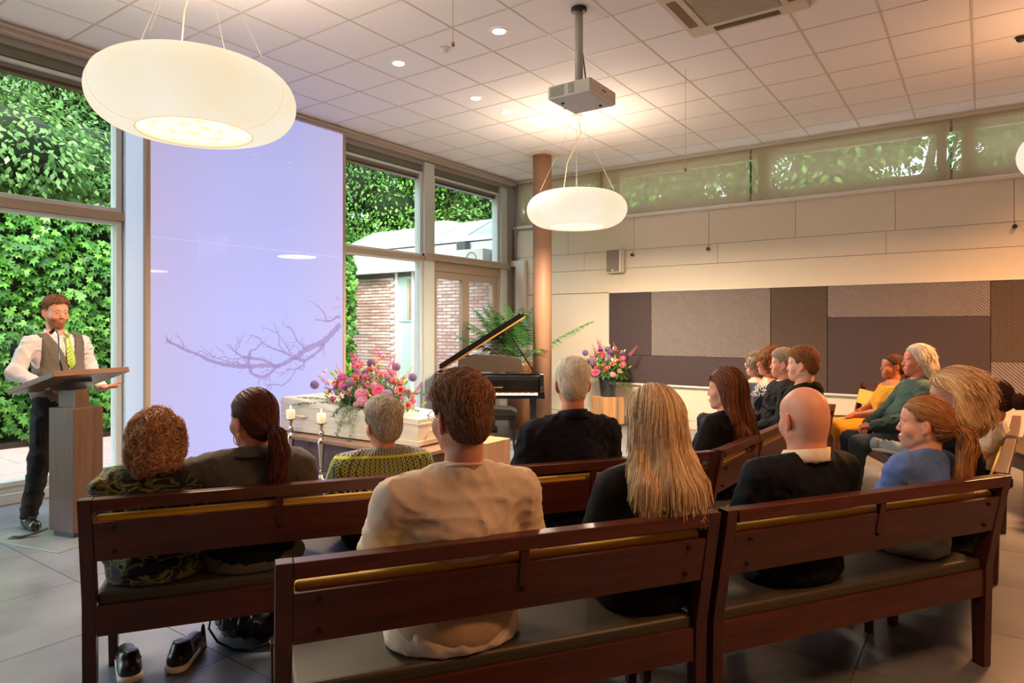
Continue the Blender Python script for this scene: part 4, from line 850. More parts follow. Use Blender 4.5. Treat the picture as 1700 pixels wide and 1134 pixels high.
obj('ceiling_collar',MB().lathe([(.05,ZC-3.29-.03),(.062,ZC-3.29-.025),(.062,ZC-3.29)],24,(-.03,0,0)),M_black,pj)
obj('signal_cable',MB().tube([(-.03,.04,.5),(-.0,.06,.2),(.06,.05,.13),(.12,.03,.135),(.17,.1,.11)],.006,6),M_black,pj,smooth=True)
M_em=mat('downlight_glow',(1,1,1),.5,emit=(1,.93,.84),estr=9)
def downlight(u,v,label,power=90,colr=(1,.90,.80)):
    t=thing('downlight',label,'lamp',(u,v,ZC),group='recessed ceiling downlights')
    obj('trim_ring',MB().lathe([(.058,-.004),(.066,-.006),(.075,-.004),(.078,.001)],32,cap=False),M_white,t,smooth=True)
    obj('lamp',MB().lathe([(.001,-.012),(.035,-.012),(.05,-.008),(.056,-.002)],28,cap=False),M_em,t,smooth=True)
    light('spot_beam','SPOT',(u,v,ZC-.03),power,colr,.05,(0,0,0),cone=R(105))
for a in [(-3.39,4.66,'recessed downlight nearest the camera, left of the projector pole'),(-4.59,4.66,'recessed downlight in front of the top of the lilac screen'),(-4.59,5.87,'recessed downlight second beyond the smoke detector, toward the round column'),(-4.59,6.46,'recessed downlight closest to the round column')]: downlight(*a)
sdt=thing('smoke_detector','small white smoke detector on the ceiling by the wooden-knobbed cord','detector',(-4.0,4.66,ZC))
obj('base',MB().lathe([(.001,-.018),(.045,-.018),(.05,-.012),(.05,0)],28),M_white,sdt,smooth=True); obj('sensor_head',MB().lathe([(.001,-.048),(.02,-.046),(.034,-.036),(.036,-.018)],24,cap=False),M_white,sdt,smooth=True)
M_knob=mat('turned_wood_knob',srgb(190,130,66),.4); M_cord=mat('cord_cream',srgb(206,180,140),.6)
def pull(u,v,zk,label):
    t=thing('pull_cord',label,'cord',(u,v,zk),group='ceiling pull cords')
    obj('cord',MB().tube([(0,0,.03),(0,0,ZC-zk)],.0022,6),M_cord,t); obj('knob',MB().lathe([(.003,-.002),(.011,.005),(.013,.018),(.009,.03),(.003,.036)],16),M_knob,t,smooth=True)
rr=lambda x,D:(CR*((x-834.4)/1110.9*D)+CF*D)
p=rr(752,4.6); pull(p.x,p.y,3.43,'pull cord with wooden knob hanging beside the smoke detector')
p=rr(1138,6.6); pull(p.x,p.y,3.04,'long thin pull cord ending in front of the middle of the high window')
acu=thing('ceiling_air_conditioner','square cassette air conditioner recessed in the ceiling above the projector','air conditioner',(-1.585,5.24,ZC))
M_ac=mat('ac_cream',srgb(206,192,172),.45)
m=MB()
w=.475
m.box(-w,w,-w,-.30,-.03,.0); m.box(-w,w,.30,w,-.03,.0); m.box(-w,-.30,-.30,.30,-.03,0); m.box(.30,w,-.30,.30,-.03,0)
obj('panel_frame',m,M_ac,acu,bevel=.006); obj('duct_dark',B(-.3,.3,-.3,.3,.0,.003),mat('duct_dark',srgb(40,30,24),.9),acu)
sl=B(-.29,.29,-.0045,.0045,-.026,-.004).mesh('slat'); sl.materials.append(M_ac)
for k in range(24): obj('slat',sl,None,acu,loc=(0,-.282+k*.0245,0))
for k in range(4): obj('cross_bar',B(-.24+k*.16-.003,-.24+k*.16+.003,-.29,.29,-.018,-.01),M_ac,acu)
for k in range(4):
    a=k*PI/2; o=obj('louvre',MB().box(-.26,.26,-.43,-.355,-.034,-.028).box(-.28,.28,-.445,-.34,-.0295,-.0285),mat('louvre_brown',srgb(120,84,58),.5) if k%2 else mat('louvre_dark',srgb(80,62,50),.5),acu,rot=(0,0,a),bevel=.002)
# ------------------------------------------------------------------ back wall: acoustic panels, speaker, spots
def quilt(name,c,amt=.9,sc=26):
    m=bpy.data.materials.new(name); m.use_nodes=True; t=m.node_tree; N=t.nodes; L=t.links; b=N['Principled BSDF']
    b.inputs['Base Color'].default_value=(*c,1); b.inputs['Roughness'].default_value=.75; b.inputs['Sheen Weight'].default_value=.2
    tc=N.new('ShaderNodeTexCoord'); w=N.new('ShaderNodeTexWave'); w.wave_type='BANDS'; w.bands_direction='DIAGONAL'; w.inputs['Scale'].default_value=sc*.62; w.inputs['Distortion'].default_value=1.6; w.inputs['Detail'].default_value=1; w.inputs['Detail Scale'].default_value=6
    w2=N.new('ShaderNodeTexWave'); w2.bands_direction='X'; w2.inputs['Scale'].default_value=sc*1.0; L.new(tc.outputs['Object'],w.inputs[0]); L.new(tc.outputs['Object'],w2.inputs[0])
    mm=N.new('ShaderNodeMath'); mm.operation='MULTIPLY_ADD'; mm.inputs[1].default_value=.35; L.new(w2.outputs[1],mm.inputs[0]); L.new(w.outputs[1],mm.inputs[2])
    bp=N.new('ShaderNodeBump'); bp.inputs['Strength'].default_value=amt; bp.inputs['Distance'].default_value=.018; L.new(mm.outputs[0],bp.inputs['Height']); L.new(bp.outputs[0],b.inputs['Normal']); return m
M_qg=quilt('quilted_grey_felt',srgb(150,138,134)); M_qb=quilt('quilted_brown_felt',srgb(92,76,64),.7); M_dk=mat('dark_plum_panel',srgb(72,58,60),.7,noise_s=90,noise_amt=.18,stretch=(1,1,.3),bump=.2,bump_s=200)
ap=thing('acoustic_panel_wall','long patchwork of dark plum, grey and brown acoustic panels on the back wall','panel',(-1.5,VB,0))
for a,b,z0,z1,mm in[(-4.83,-4.12,1.075,2.045,M_dk),(-4.83,-2.38,.645,1.07,M_dk),(-4.12,-2.38,1.075,2.045,M_qg),(-2.375,-1.67,.645,2.045,M_qb),(-1.665,.06,1.635,2.045,M_qg),(-1.665,.06,.645,1.63,M_dk),(.065,1.3,1.105,2.045,M_qb),(.065,1.3,.645,1.10,M_qg),(1.305,3.0,.645,2.045,M_dk)]:
    obj('panel',B(a+1.5+.002,b+1.5-.002,-.045,0,z0,z1),mm,ap,bevel=.004)
obj('lower_rail',B(-3.34,4.6,-.05,0,.615,.642),MATS['ledge_white'],ap,bevel=.003); obj('frame_strip',MB().box(-3.345,-3.332,-.05,0,.615,2.06).box(-3.345,4.6,-.05,0,2.047,2.06),MATS['ledge_white'],ap)
spk=thing('wall_speaker','grey and white loudspeaker mounted on the back wall','speaker',(-4.70,VB-.17,2.36),R(-8))
obj('cabinet',B(-.13,.13,-.0,.13,0,.36),M_white,spk,bevel=.01); obj('grille',B(-.115,.115,-.012,.0,.012,.35),mat('speaker_grille_grey',srgb(140,130,124),.7,bump=.4,bump_s=500),spk,bevel=.006); obj('bracket',B(-.03,.03,.13,.16,.12,.24),M_white,spk); obj('badge',B(-.02,.02,-.014,-.012,.02,.045),M_white,spk)
for u,z,n in((-4.44,2.63,'small black spotlight knob beside the wall speaker'),(-3.25,2.64,'small black spotlight knob in the middle of the back wall'),(.285,2.655,'small black spotlight knob at the far right of the back wall')):
    t=thing('wall_spot',n,'spotlight',(u,VB,z),group='small black knobs on the back wall')
    obj('rosette',MB().tube([(0,0,0),(0,-.006,0)],.03,20),M_ac,t,smooth=False); obj('head',MB().tube([(0,-.006,0),(0,-.05,-.0)],[.02,.024],16),M_black,t,smooth=False); obj('stem_wire',MB().tube([(0,-.004,.03),(0,-.004,.07)],.003,6),M_black,t)
# ------------------------------------------------------------------ fill downlights added over the unseen part of the room
for k,(u,v) in enumerate([(1.2,1.2),(2.2,4.2),(-1.2,-1.0),(-3.6,-.6)]): downlight(u,v,['recessed downlight over the room behind the camera, right','recessed downlight over the right aisle','recessed downlight over the rear centre aisle','recessed downlight over the rear left aisle','recessed downlight in the rear right corner'][k],16 if u>0 else 15,(1,.55,.28) if u>0 else (1,.84,.68))
pendant(.815,2.265,'cream pendant lamp hanging outside the picture above the right rear benches',.2)

for u,v,n in((.95,8.6,'warm recessed downlight outside the picture near the back wall'),(2.2,8.5,'warm recessed downlight in the far right corner')): downlight(u,v,n,95,(1,.46,.16))  # lamps added out of view to tint the right of the back wall orange
dm=thing('ceiling_sensor','small black dome sensor on the ceiling at the right edge of the picture','sensor',(.262,7.43,ZC))
obj('base_ring',MB().lathe([(.04,-.006),(.046,0)],24),M_black,dm); obj('dome',MB().lathe([(.001,-.045),(.02,-.042),(.034,-.028),(.038,-.006)],24,cap=False),M_black,dm,smooth=True)
# ------------------------------------------------------------------ people: signed-distance bodies meshed by surface nets
V3=lambda *a: np.array(a,float)
class Fld:
    def __init__(s,lo,hi,res):
        s.lo=np.array(lo,float); s.res=res; s.n=np.ceil((np.array(hi)-s.lo)/res).astype(int)+1
        s.ax=[s.lo[i]+res*np.arange(s.n[i]) for i in range(3)]; s.F=np.full(s.n,.5,np.float32)
    def sl(s,lo,hi):
        a=np.clip(np.floor((lo-s.lo)/s.res).astype(int),0,s.n-1); b=np.clip(np.ceil((hi-s.lo)/s.res).astype(int)+1,1,s.n)
        return tuple(slice(x,max(y,x+1)) for x,y in zip(a,b))
    def grid(s,sl): return np.meshgrid(*[s.ax[i][sl[i]].astype(np.float32) for i in range(3)],indexing='ij',sparse=True)
    def add(s,d,sl,k,op='u'):
        a=s.F[sl]
        if op=='u': h=np.clip(.5+.5*(a-d)/k,0,1); s.F[sl]=a*(1-h)+d*h-k*h*(1-h)
        elif op=='s': d=-d; h=np.clip(.5-.5*(a-d)/k,0,1); s.F[sl]=a*(1-h)+d*h+k*h*(1-h)
        elif op=='i': h=np.clip(.5-.5*(a-d)/k,0,1); s.F[sl]=a*(1-h)+d*h+k*h*(1-h)
    def cone(s,a,b,ra,rb,k=.02,op='u',inf=0,flat=None):
        a=np.array(a,float); b=np.array(b,float); ra+=inf; rb+=inf; r=max(ra,rb)+k*1.3+2*s.res
        sl=s.sl(np.minimum(a,b)-r,np.maximum(a,b)+r); X,Y,Z=s.grid(sl); ab=b-a; L=(ab@ab)+1e-12
        t=np.clip(((X-a[0])*ab[0]+(Y-a[1])*ab[1]+(Z-a[2])*ab[2])/L,0,1)
        d=np.sqrt((X-a[0]-t*ab[0])**2+(Y-a[1]-t*ab[1])**2+(Z-a[2]-t*ab[2])**2)-(ra+(rb-ra)*t); s.add(d,sl,k,op)
    def path(s,pts,rs,k=.02,op='u',inf=0):
        for i in range(len(pts)-1): s.cone(pts[i],pts[i+1],rs[i],rs[i+1],k,op,inf)
    def ell(s,c,r,k=.02,op='u',inf=0,rot=None):
        c=np.array(c,float); r=np.array(r,float)+inf; m=(r.max() if rot is not None else r)+k*1.3+2*s.res
        sl=s.sl(c-m,c+m); X,Y,Z=s.grid(sl); x,y,z=X-c[0],Y-c[1],Z-c[2]
        if rot is not None: x,y,z=[rot[0,i]*x+rot[1,i]*y+rot[2,i]*z for i in range(3)]
        k0=np.sqrt((x/r[0])**2+(y/r[1])**2+(z/r[2])**2); k1=np.sqrt((x/r[0]**2)**2+(y/r[1]**2)**2+(z/r[2]**2)**2)+1e-6
        s.add(k0*(k0-1)/k1,sl,k,op)
    def full(s): return tuple(slice(0,n) for n in s.n)
    def func(s,f,k=.01,op='i'):
        sl=s.full(); X,Y,Z=s.grid(sl); s.add(np.broadcast_to(f(X,Y,Z),s.F.shape).astype(np.float32),sl,k,op)
    def folds(s,amp,fr,seed=0,mask=None):
        g=np.random.default_rng(seed); X,Y,Z=s.grid(s.full()); t=0
        for i in range(6):
            d=g.normal(0,1,3)*np.array([.8,.8,1.3]); d/=np.linalg.norm(d); f=fr*(.6+.28*i); ph=g.uniform(0,6); e=g.normal(0,1,3); e/=np.linalg.norm(e)
            w=.5+.5*np.sin(7*(e[0]*X+e[1]*Y+e[2]*Z)+ph*3)
            t=t-w*((1-np.abs(np.sin(.42*f*(d[0]*X+d[1]*Y+d[2]*Z)+ph+1.6*np.sin(f*.3*(e[0]*X+e[1]*Y+e[2]*Z)))))**2.2-.25)
        s.F+=(amp*t*1.15).astype(np.float32)
    def noise(s,amp,fr,seed=0,aniso=(1,1,1)):
        g=np.random.default_rng(seed); X,Y,Z=s.grid(s.full()); t=0
        for i in range(5):
            d=g.normal(0,1,3)*np.array(aniso); d/=np.linalg.norm(d); f=fr*(1+.6*i); ph=g.uniform(0,6)
            t=t+np.sin(f*(d[0]*X+d[1]*Y+d[2]*Z)+ph+1.6*np.sin(f*.37*(d[1]*X-d[2]*Y+d[0]*Z)+ph*2))/(1+.6*i)
        s.F+=(amp*t*.5).astype(np.float32)
    def samp(s,P):
        q=(P-s.lo)/s.res; q=np.clip(q,0,np.array(s.n)-1.001); i=q.astype(int); f=q-i; F=s.F; r=0
        for dx in(0,1):
            for dy in(0,1):
                for dz in(0,1):
                    w=(f[:,0] if dx else 1-f[:,0])*(f[:,1] if dy else 1-f[:,1])*(f[:,2] if dz else 1-f[:,2]); r=r+w*F[i[:,0]+dx,i[:,1]+dy,i[:,2]+dz]
        return r
    def grad(s,P):
        e=s.res; g=np.stack([s.samp(P+d)-s.samp(P-d) for d in (V3(e,0,0),V3(0,e,0),V3(0,0,e))],1); return g/(np.linalg.norm(g,axis=1)[:,None]+1e-9)
    def nets(s):
        F=s.F; I=F<0; nx,ny,nz=F.shape
        c=[(x,y,z) for x in(0,1) for y in(0,1) for z in(0,1)]
        cs=[I[x:nx-1+x,y:ny-1+y,z:nz-1+z] for x,y,z in c]; al=cs[0].copy(); an=cs[0].copy()
        for q in cs[1:]: al&=q; an|=q
        act=an&~al; idx=np.full(act.shape,-1,np.int32); ii=np.argwhere(act); idx[act]=np.arange(len(ii))
        vals=np.stack([F[ii[:,0]+x,ii[:,1]+y,ii[:,2]+z] for x,y,z in c],1); acc=np.zeros((len(ii),3)); cnt=np.zeros(len(ii))
        for a in range(8):
            for b in range(a+1,8):
                ca,cb=np.array(c[a]),np.array(c[b])
                if np.abs(ca-cb).sum()!=1: continue
                va,vb=vals[:,a],vals[:,b]; m=(va<0)!=(vb<0); t=va/(va-vb+1e-20); p=ca+(cb-ca)*t[:,None]; acc[m]+=p[m]; cnt[m]+=1
        V=s.lo+(ii+acc/np.maximum(cnt,1)[:,None])*s.res; Q=[]
        for ax in range(3):
            A=I.take(range(0,F.shape[ax]-1),ax); Bb=I.take(range(1,F.shape[ax]),ax); e=np.argwhere(A!=Bb)
            o=[q for q in range(3) if q!=ax]; e=e[(e[:,o[0]]>0)&(e[:,o[1]]>0)&(e[:,o[0]]<F.shape[o[0]]-1)&(e[:,o[1]]<F.shape[o[1]]-1)]
            if not len(e): continue
            d0=np.zeros(3,int); d0[o[0]]=1; d1=np.zeros(3,int); d1[o[1]]=1
            g=lambda q: idx[q[:,0],q[:,1],q[:,2]]
            q=np.stack([g(e-d0-d1),g(e-d1),g(e),g(e-d0)],1); ins=I[e[:,0],e[:,1],e[:,2]]; fl=ins if ax!=1 else ~ins
            q[~fl]=q[~fl][:,::-1]; Q.append(q)
        Q=np.concatenate(Q); return V,Q[(Q>=0).all(1)]
def rotm(az=0,pitch=0,roll=0):   # az about z (ccw), pitch: + looks up, roll
    return np.array(Matrix.Rotation(az,3,'Z')@Matrix.Rotation(pitch,3,'X')@Matrix.Rotation(roll,3,'Y'))
def hand_prims(f,wr,d,pn,side,curl=.5,sc=1.0,k=.006):
    """wrist, direction, palm normal (out of the palm), side +1 thumb direction sign"""
    d=np.array(d,float); d/=np.linalg.norm(d); pn=np.array(pn,float); pn-=d*(pn@d); pn/=np.linalg.norm(pn); th=np.cross(pn,d)*side
    wr=np.array(wr,float); f.path([wr-d*.03,wr,wr+d*.045*sc],[.026*sc,.023*sc,.026*sc],.01)
    for j,(o,L,r) in enumerate(((.030,.072,.0088),(.010,.080,.0092),(-.011,.075,.0088),(-.030,.060,.0078))):
        p=wr+d*.075*sc+th*o*sc; f.path([wr+d*.02*sc+th*o*.6*sc,p],[.013*sc,.0105*sc],.008); a=0; pts=[p]; dd=d
        for q,fr in enumerate((.45,.32,.23)):
            a+=curl*(.55+.15*j*.5); dd=d*math.cos(a)+pn*math.sin(a)+th*o*.8; dd/=np.linalg.norm(dd); pts.append(pts[-1]+dd*L*fr*sc)
        f.path(pts,[r*sc*1.05,r*sc,r*sc*.92,r*sc*.75],.003)
    b=wr+d*.018*sc+th*.022*sc; f.path([b,b+(d*.55+th*.75+pn*.25)*.042*sc,b+(d*.9+th*.80+pn*.4)*.066*sc,b+(d*1.2+th*.7+pn*.5)*.080*sc],[.016*sc,.0115*sc,.0095*sc,.007*sc],.005)
def head_field(res,old=0,fem=0,neckto=None,neckr=.056,chub=0):
    f=Fld((-.105,-.135,-.20),(.105,.15,.155),res); j=.92 if fem else 1
    f.ell((0,-.012,.038),(.0765,.096,.088),.02); f.ell((0,-.035,-.01),(.064,.070,.062),.03); f.ell((0,.027,-.028),(.0615*j+chub*.006,.062,.080),.03); f.ell((0,.045,.045),(.06,.049,.05),.02)
    for q in(-1,1):
        f.cone((q*.046*j,.0,-.055),(q*.014,.060,-.096),.019+chub*.006,.0165,.028)
        f.cone((q*.010,.0895,.0245),(q*.044,.0735,.022),.008,.008,.014); f.ell((q*.038,.058,-.028),(.027,.026,.030),.025)
        f.ell((q*.031,.102,.003),(.0155,.0145,.0105),.010,'s')
        f.path([(q*.017,.0885,.003),(q*.030,.0912,.0098),(q*.045,.0815,.003)],[.0026,.0034,.003],.006); f.path([(q*.018,.0875,.0),(q*.031,.0890,-.0085),(q*.044,.0805,-.001)],[.0026,.003,.0028],.006)
        f.ell((q*.0105,.0985,-.0335),(.0070,.0080,.0060),.006)
        f.cone((0,.0975,-.0605),(q*.023,.0860,-.0615),.0050,.0030,.006); f.cone((0,.0970,-.0710),(q*.020,.0865,-.0655),.0056,.0030,.006)
        R_=rotm(q*.42,0,q*.10); f.ell((q*.0815,-.014,-.004),(.0068,.0195,.0330),.005,rot=R_); f.ell((q*.0885,-.009,.002),(.0050,.0105,.019),.003,'s',rot=R_); f.ell((q*.0755,.0,-.033),(.005,.008,.009),.005)
    f.ell((0,.074,-.100),(.018,.015,.0150),.022); f.ell((0,.074,-.068),(.030,.020,.030),.02)
    f.path([(0,.0870,.014),(0,.0965,-.010),(0,.1065,-.0275)],[.0072,.0078,.0092],.012)
    if neckto is not None: f.path([(0,-.028,-.055),tuple(V3(0,-.028,-.055)*.5+np.array(neckto)*.5),neckto],[neckr*.98,neckr*.93,neckr*1.02],.022)
    return f
def head_color(V,skin,fem=0,lips=None,beard=None,stub=None,seed=0):
    C=np.tile(np.array(skin),(len(V),1)); x,y,z=V.T
    def mixc(m,c): 
        nonlocal C; m=np.clip(m,0,1)[:,None]; C=C*(1-m)+np.array(c)*m
    red=np.array(skin)*V3(1.08,.62,.55)
    mixc(.5*np.exp(-(((np.abs(x)-.043)/.02)**2+((y-.07)/.03)**2+((z+.025)/.02)**2)),red)
    mixc(.7*np.clip((np.abs(x)-.0775)/.006,0,1)*np.exp(-(((y+.012)/.03)**4+((z+.004)/.042)**4)),red); mixc(.55*np.exp(-((x/.012)**2+((y-.108)/.02)**2+((z+.03)/.015)**2)),red)
    mixc(.25*(z<-.1),red)
    if stub is not None: mixc(.55*((y<.02)&(z>-.06)&(z<.06)|(y<-.03)&(z>-.07)),stub)
    if beard is not None: mixc(.9*np.clip((-.036-z+.35*np.clip(.05-y,0,1))/.012,0,1)*(z>-.125)*(y>.0)*np.clip((y-.0)/.02,0,1),beard)
    lp=lips if lips is not None else np.array(skin)*V3(.86,.42,.42)
    mixc(1.1*np.clip(1.2-(np.abs(x)/.024)**2-((z+.0645)/.0095)**2,0,1)*(y>.081),lp); mixc((np.abs(z+.0655-.12*np.abs(x))<.0018)*(np.abs(x)<.022)*(y>.080)*1.,np.array(lp)*.4)
    return np.clip(C,0,1)
M_skin=mat('skin',(.7,.4,.3),.5,attr='Col',sss=.12,bump=.15,bump_s=350)
M_eyew=colmat('eyeball',None,.12,0)
_eye=None
def eye_mesh():
    global _eye
    if _eye is None:
        m=MB().sph((0,0,0),.0122,20,16); V=np.array(m.v); r=np.hypot(V[:,0],V[:,2]); c=np.tile(srgb(225,220,212),(len(V),1)); f=V[:,1]>0; c[f&(r<.0068)]=srgb(70,84,86); c[f&(r<.0030)]=(.01,.01,.01)
        me=m.mesh('eye'); a=me.color_attributes.new('Col','FLOAT_COLOR','POINT'); q=np.ones((len(V),4),np.float32); q[:,:3]=c; a.data.foreach_set('color',q.ravel()); me.polygons.foreach_set('use_smooth',[True]*len(me.polygons)); me.materials.append(M_eyew); _eye=me
    return _eye
HAIRM={}
def hairmat(n):
    k='hair_strands'
    if k in MATS: return MATS[k]
    m=mat(k,(.2,.1,.05),.55,attr='Col',spec=.28,sheen=.0); return m
M_hair=hairmat('h'); M_hairb=mat('hair_mass',(.2,.1,.05),.6,attr='Col',bump=1.0,bump_s=70,stretch=(3,3,.5),bdist=.004)
def strands(f,V,Q,n,flow,steps,step,w,cols,seed,off=.002,lift=0,curl=0,curlf=9,free=0,seedmask=None,jit=.25,hang=0,lv=.35):
    """ribbons that start on the hair mass and follow flow(P) over its surface"""
    g=np.random.default_rng(seed); tri=np.concatenate([Q[:,[0,1,2]],Q[:,[0,2,3]]]); a,b,c=V[tri[:,0]],V[tri[:,1]],V[tri[:,2]]
    ar=np.linalg.norm(np.cross(b-a,c-a),axis=1)
    if seedmask is not None: ar=ar*seedmask((a+b+c)/3)
    ch=g.choice(len(tri),n,p=ar/ar.sum()); r1=np.sqrt(g.random(n))[:,None]; r2=g.random(n)[:,None]
    P=a[ch]*(1-r1)+b[ch]*r1*(1-r2)+c[ch]*r1*r2; offs=off*g.uniform(.1,1.6,n); pts=[];nr=[]; bias=g.normal(0,jit,(n,3)); ln=g.uniform(1-lv,1+lv*.45,n)[:,None]
    for s in range(steps+1):
        N=f.grad(P)
        if s>=steps-free and s>0: pass
        else:
            P=P-N*np.clip(f.samp(P)-offs-lift*s/steps,-.006,.006)[:,None]
        pts.append(P.copy()); nr.append(N)
        d=flow(P)+bias; d=d/(np.linalg.norm(d,axis=1)[:,None]+1e-9); 
        if not (s>=steps-free): d=d-N*((d*N).sum(1)[:,None]); d/=np.linalg.norm(d,axis=1)[:,None]+1e-9
        P=P+d*step*ln
    P=np.stack(pts,1); N=np.stack(nr,1); T=np.gradient(P,axis=1); T/=np.linalg.norm(T,axis=2)[:,:,None]+1e-9
    if curl:
        ph=g.uniform(0,6.3,n)[:,None]+np.arange(steps+1)[None]*curlf*g.uniform(.7,1.3,(n,1)); Bn=np.cross(T,N); P=P+(Bn*np.cos(ph)[...,None]+N*(np.sin(ph)*1.0+.6)[...,None])*curl*np.minimum(1,np.arange(steps+1)/2)[None,:,None]
        T=np.gradient(P,axis=1); T/=np.linalg.norm(T,axis=2)[:,:,None]+1e-9
    Bn=np.cross(T,N); Bn/=np.linalg.norm(Bn,axis=2)[:,:,None]+1e-9
    tw=g.normal(0,.5,(n,1,1)); Bn=Bn*np.cos(tw)+N*np.sin(tw)
    wd=(w*g.uniform(.6,1.3,(n,1))*np.linspace(1,.25,steps+1)[None]**.6)[...,None]*.5
    VV=np.stack([P-Bn*wd,P+Bn*wd],2).reshape(n,-1,3); k=2*(steps+1); i=np.arange(steps)*2; qf=np.stack([i,i+1,i+3,i+2],1)
    F=(qf[None]+np.arange(n)[:,None,None]*k).reshape(-1,4); C=np.array([srgb(*c) for c in cols]); cc=C[g.integers(0,len(C),n)]*g.uniform(.75,1.25,(n,1))
    return VV.reshape(-1,3),F,np.repeat(np.clip(cc,0,1),k,axis=0)
def merge(parts):
    V=[];F=[];C=[];o=0
    for v,f,c in parts: V.append(v);F.append(f+o);C.append(c);o+=len(v)
    return np.concatenate(V),np.concatenate(F),np.concatenate(C)
HL=lambda y,fr=0: np.interp(y,[-.11,-.075,-.056,-.040,-.015,.008,.022,.035,.06,.1],[-.078,-.074,-.060,-.005,.033,.034,.008,.050,.070+fr,.078+fr])
def hair_of(style,cols,res,seed,nst=2500,arg=None):
    """returns list of (name, V,F,C) for the hair in head coordinates"""
    arg=arg or {}; nst=int(nst*{'short':.62,'curly':.62,'pony':.6,'bun':.6,'bob':.7,'long':.72,'slick':.7}[style]); base=np.array(srgb(*cols[0]))*.72; out=[]; col=lambda V: np.tile(base,(len(V),1))*np.random.default_rng(seed).uniform(.8,1.2,(len(V),1))
    def cap(f,t,fr=0,low=0):
        f.ell((0,-.012,.040),(.079+t,.098+t,.0905+t),.01); f.ell((0,-.038,-.008),(.067+t,.072+t,.064+t),.02)
        yy=np.linspace(-.3,.3,121); hh=HL(yy,fr)-low*(yy<.01)
        f.func(lambda X,Y,Z: (np.interp(Y,yy,hh)-Z)*.75+0*X,.012,'i')
    if style=='short' or style=='undercut':
        t=arg.get('t',.010); f=Fld((-.11,-.14,-.13),(.11,.13,.17),res); cap(f,t*.45,arg.get('fr',0))
        f.ell((0,-.0,.065),(.066+t,.088+t*.8,.062+t*1.3),.02); f.func(lambda X,Y,Z:(np.interp(Y,np.linspace(-.3,.3,121),HL(np.linspace(-.3,.3,121),arg.get('fr',0)))-Z)*.75+0*X,.008,'i'); f.noise(.0016,60,seed)
        V,Q=f.nets(); out.append(('m',V,Q,col(V)))
        fl=lambda P: np.stack([.25*P[:,0]*8,-.8+.0*P[:,0]+(P[:,2]<.05)*.3,np.where(P[:,2]>.075,.15,-.9)],1)
        st=[strands(f,V,Q,int(nst*1.0),fl,4,.0075,.0024,cols,seed,.001,lift=.002,jit=.18)]
        st.append(strands(f,V,Q,int(nst*.8),lambda P:np.stack([P[:,0]*3+.5+.6*np.sin(P[:,1]*60),.1+P[:,1]*2+.5*np.sin(P[:,0]*70),.7+0*P[:,0]],1),4,arg.get('tl',.008)*1.05,.0025,[tuple(min(255,int(q*1.12)) for q in c) for c in cols],seed+1,.002,lift=.010,curl=arg.get('curl',.002),curlf=1.2,seedmask=lambda p:(p[:,2]>.055)*1.,jit=.22)); out.append(('s',)+merge(st))
    elif style=='curly':
        t=arg.get('t',.035); f=Fld((-.17,-.19,-.19),(.17,.16,.20),res); f.ell((0,-.02,.035),(.08+t,.095+t,.088+t*.8),.01); f.ell((0,-.045,-.04),(.078+t*.8,.072+t*.7,.07+t*.6),.03)
        f.ell((0,.16,-.03),(.060,.14,.100),.02,'s'); f.noise(.017,34,seed); V,Q=f.nets(); out.append(('m',V,Q,col(V)))
        out.append(('s',)+strands(f,V,Q,nst,lambda P:np.stack([P[:,0]*4,P[:,1]*3-.1,-.35+0*P[:,0]],1),12,.0085,.0032,cols,seed,.003,lift=.010,curl=.010,curlf=.8,jit=.5))
    elif style in('long','bob','slick'):
        L=arg.get('L',.42); t=arg.get('t',.012); f=Fld((-.25,-.33,-L-.12),(.25,.15,.18),res)
        cap(f,t,arg.get('fr',-.004),arg.get('low',.03)); 
        if style=='long':
            yb=arg.get('yb',-.135); ww=arg.get('ww',1)
            for q in(-1,1): f.path([(q*.052,-.03,.03),(q*.064,-.042,-.05),(q*.074*ww,-.070,-.14),(q*.088*ww,(yb-.08)/2,-L*.66),(q*.085*ww,yb,-L)],[.044,.036,.034,.030,.016],.05)
            f.path([(0,-.06,0),(0,-.085,-.1),(0,(yb-.10)/2,-.17),(0,yb-.01,-L*.7),(0,yb,-L-.01)],[.06,.05,.045,.036,.014],.05); f.path([(-.08*ww,yb*.9,-L*.72),(.08*ww,yb*.9,-L*.72)],[.028,.028],.04); f.path([(-.08*ww,yb,-L),(.08*ww,yb,-L)],[.014,.014],.03)
        elif style=='bob':
            w=arg.get('w',1)
            for q in(-1,1): f.path([(q*.05,-.01,.05),(q*.070*w,-.01,-.02),(q*.082*w,-.02,-.085),(q*.076*w,-.012,-.135)],[.045,.04,.036,.016],.04)
            f.path([(0,-.05,.05),(0,-.078,-.03),(0,-.078,-.09),(0,-.060,-.135)],[.075,.058,.048,.018],.05); f.ell((0,-.035,.055),(.094*w,.105,.080),.03)
            f.ell((0,.175,-.04),(.074,.150,.105),.015,'s'); f.func(lambda X,Y,Z: np.where(Z<.045,Y+.004-.25*np.clip(Z,0,1),-.06)+0*X,.012,'i')
        else:
            f.path([(0,-.06,.02),(0,-.092,-.05),(0,-.085,-L)],[.055,.04,.02],.04)
            for q in(-1,1): f.path([(q*.06,-.02,.02),(q*.058,-.06,-.05),(q*.05,-.07,-L)],[.03,.026,.014],.03)
        if style!='slick': f.noise(.0016,70,seed,(1.5,1.5,.06))
        V,Q=f.nets(); out.append(('m',V,Q,col(V)))
        fl=lambda P: np.stack([P[:,0]*np.where(P[:,2]>.02,7,1),np.where(P[:,2]>.03,-.55,-.12)+0*P[:,0],np.where(P[:,2]>.1,-.25,-1.)],1)
        if style=='bob': fl=lambda P: np.stack([P[:,0]*np.where(P[:,2]>.04,8,-1.5),np.where(P[:,2]>.03,-.75,np.where(P[:,2]<-.1,.5,-.35))+0*P[:,0],np.where(P[:,2]>.1,-.2,-1.)],1)
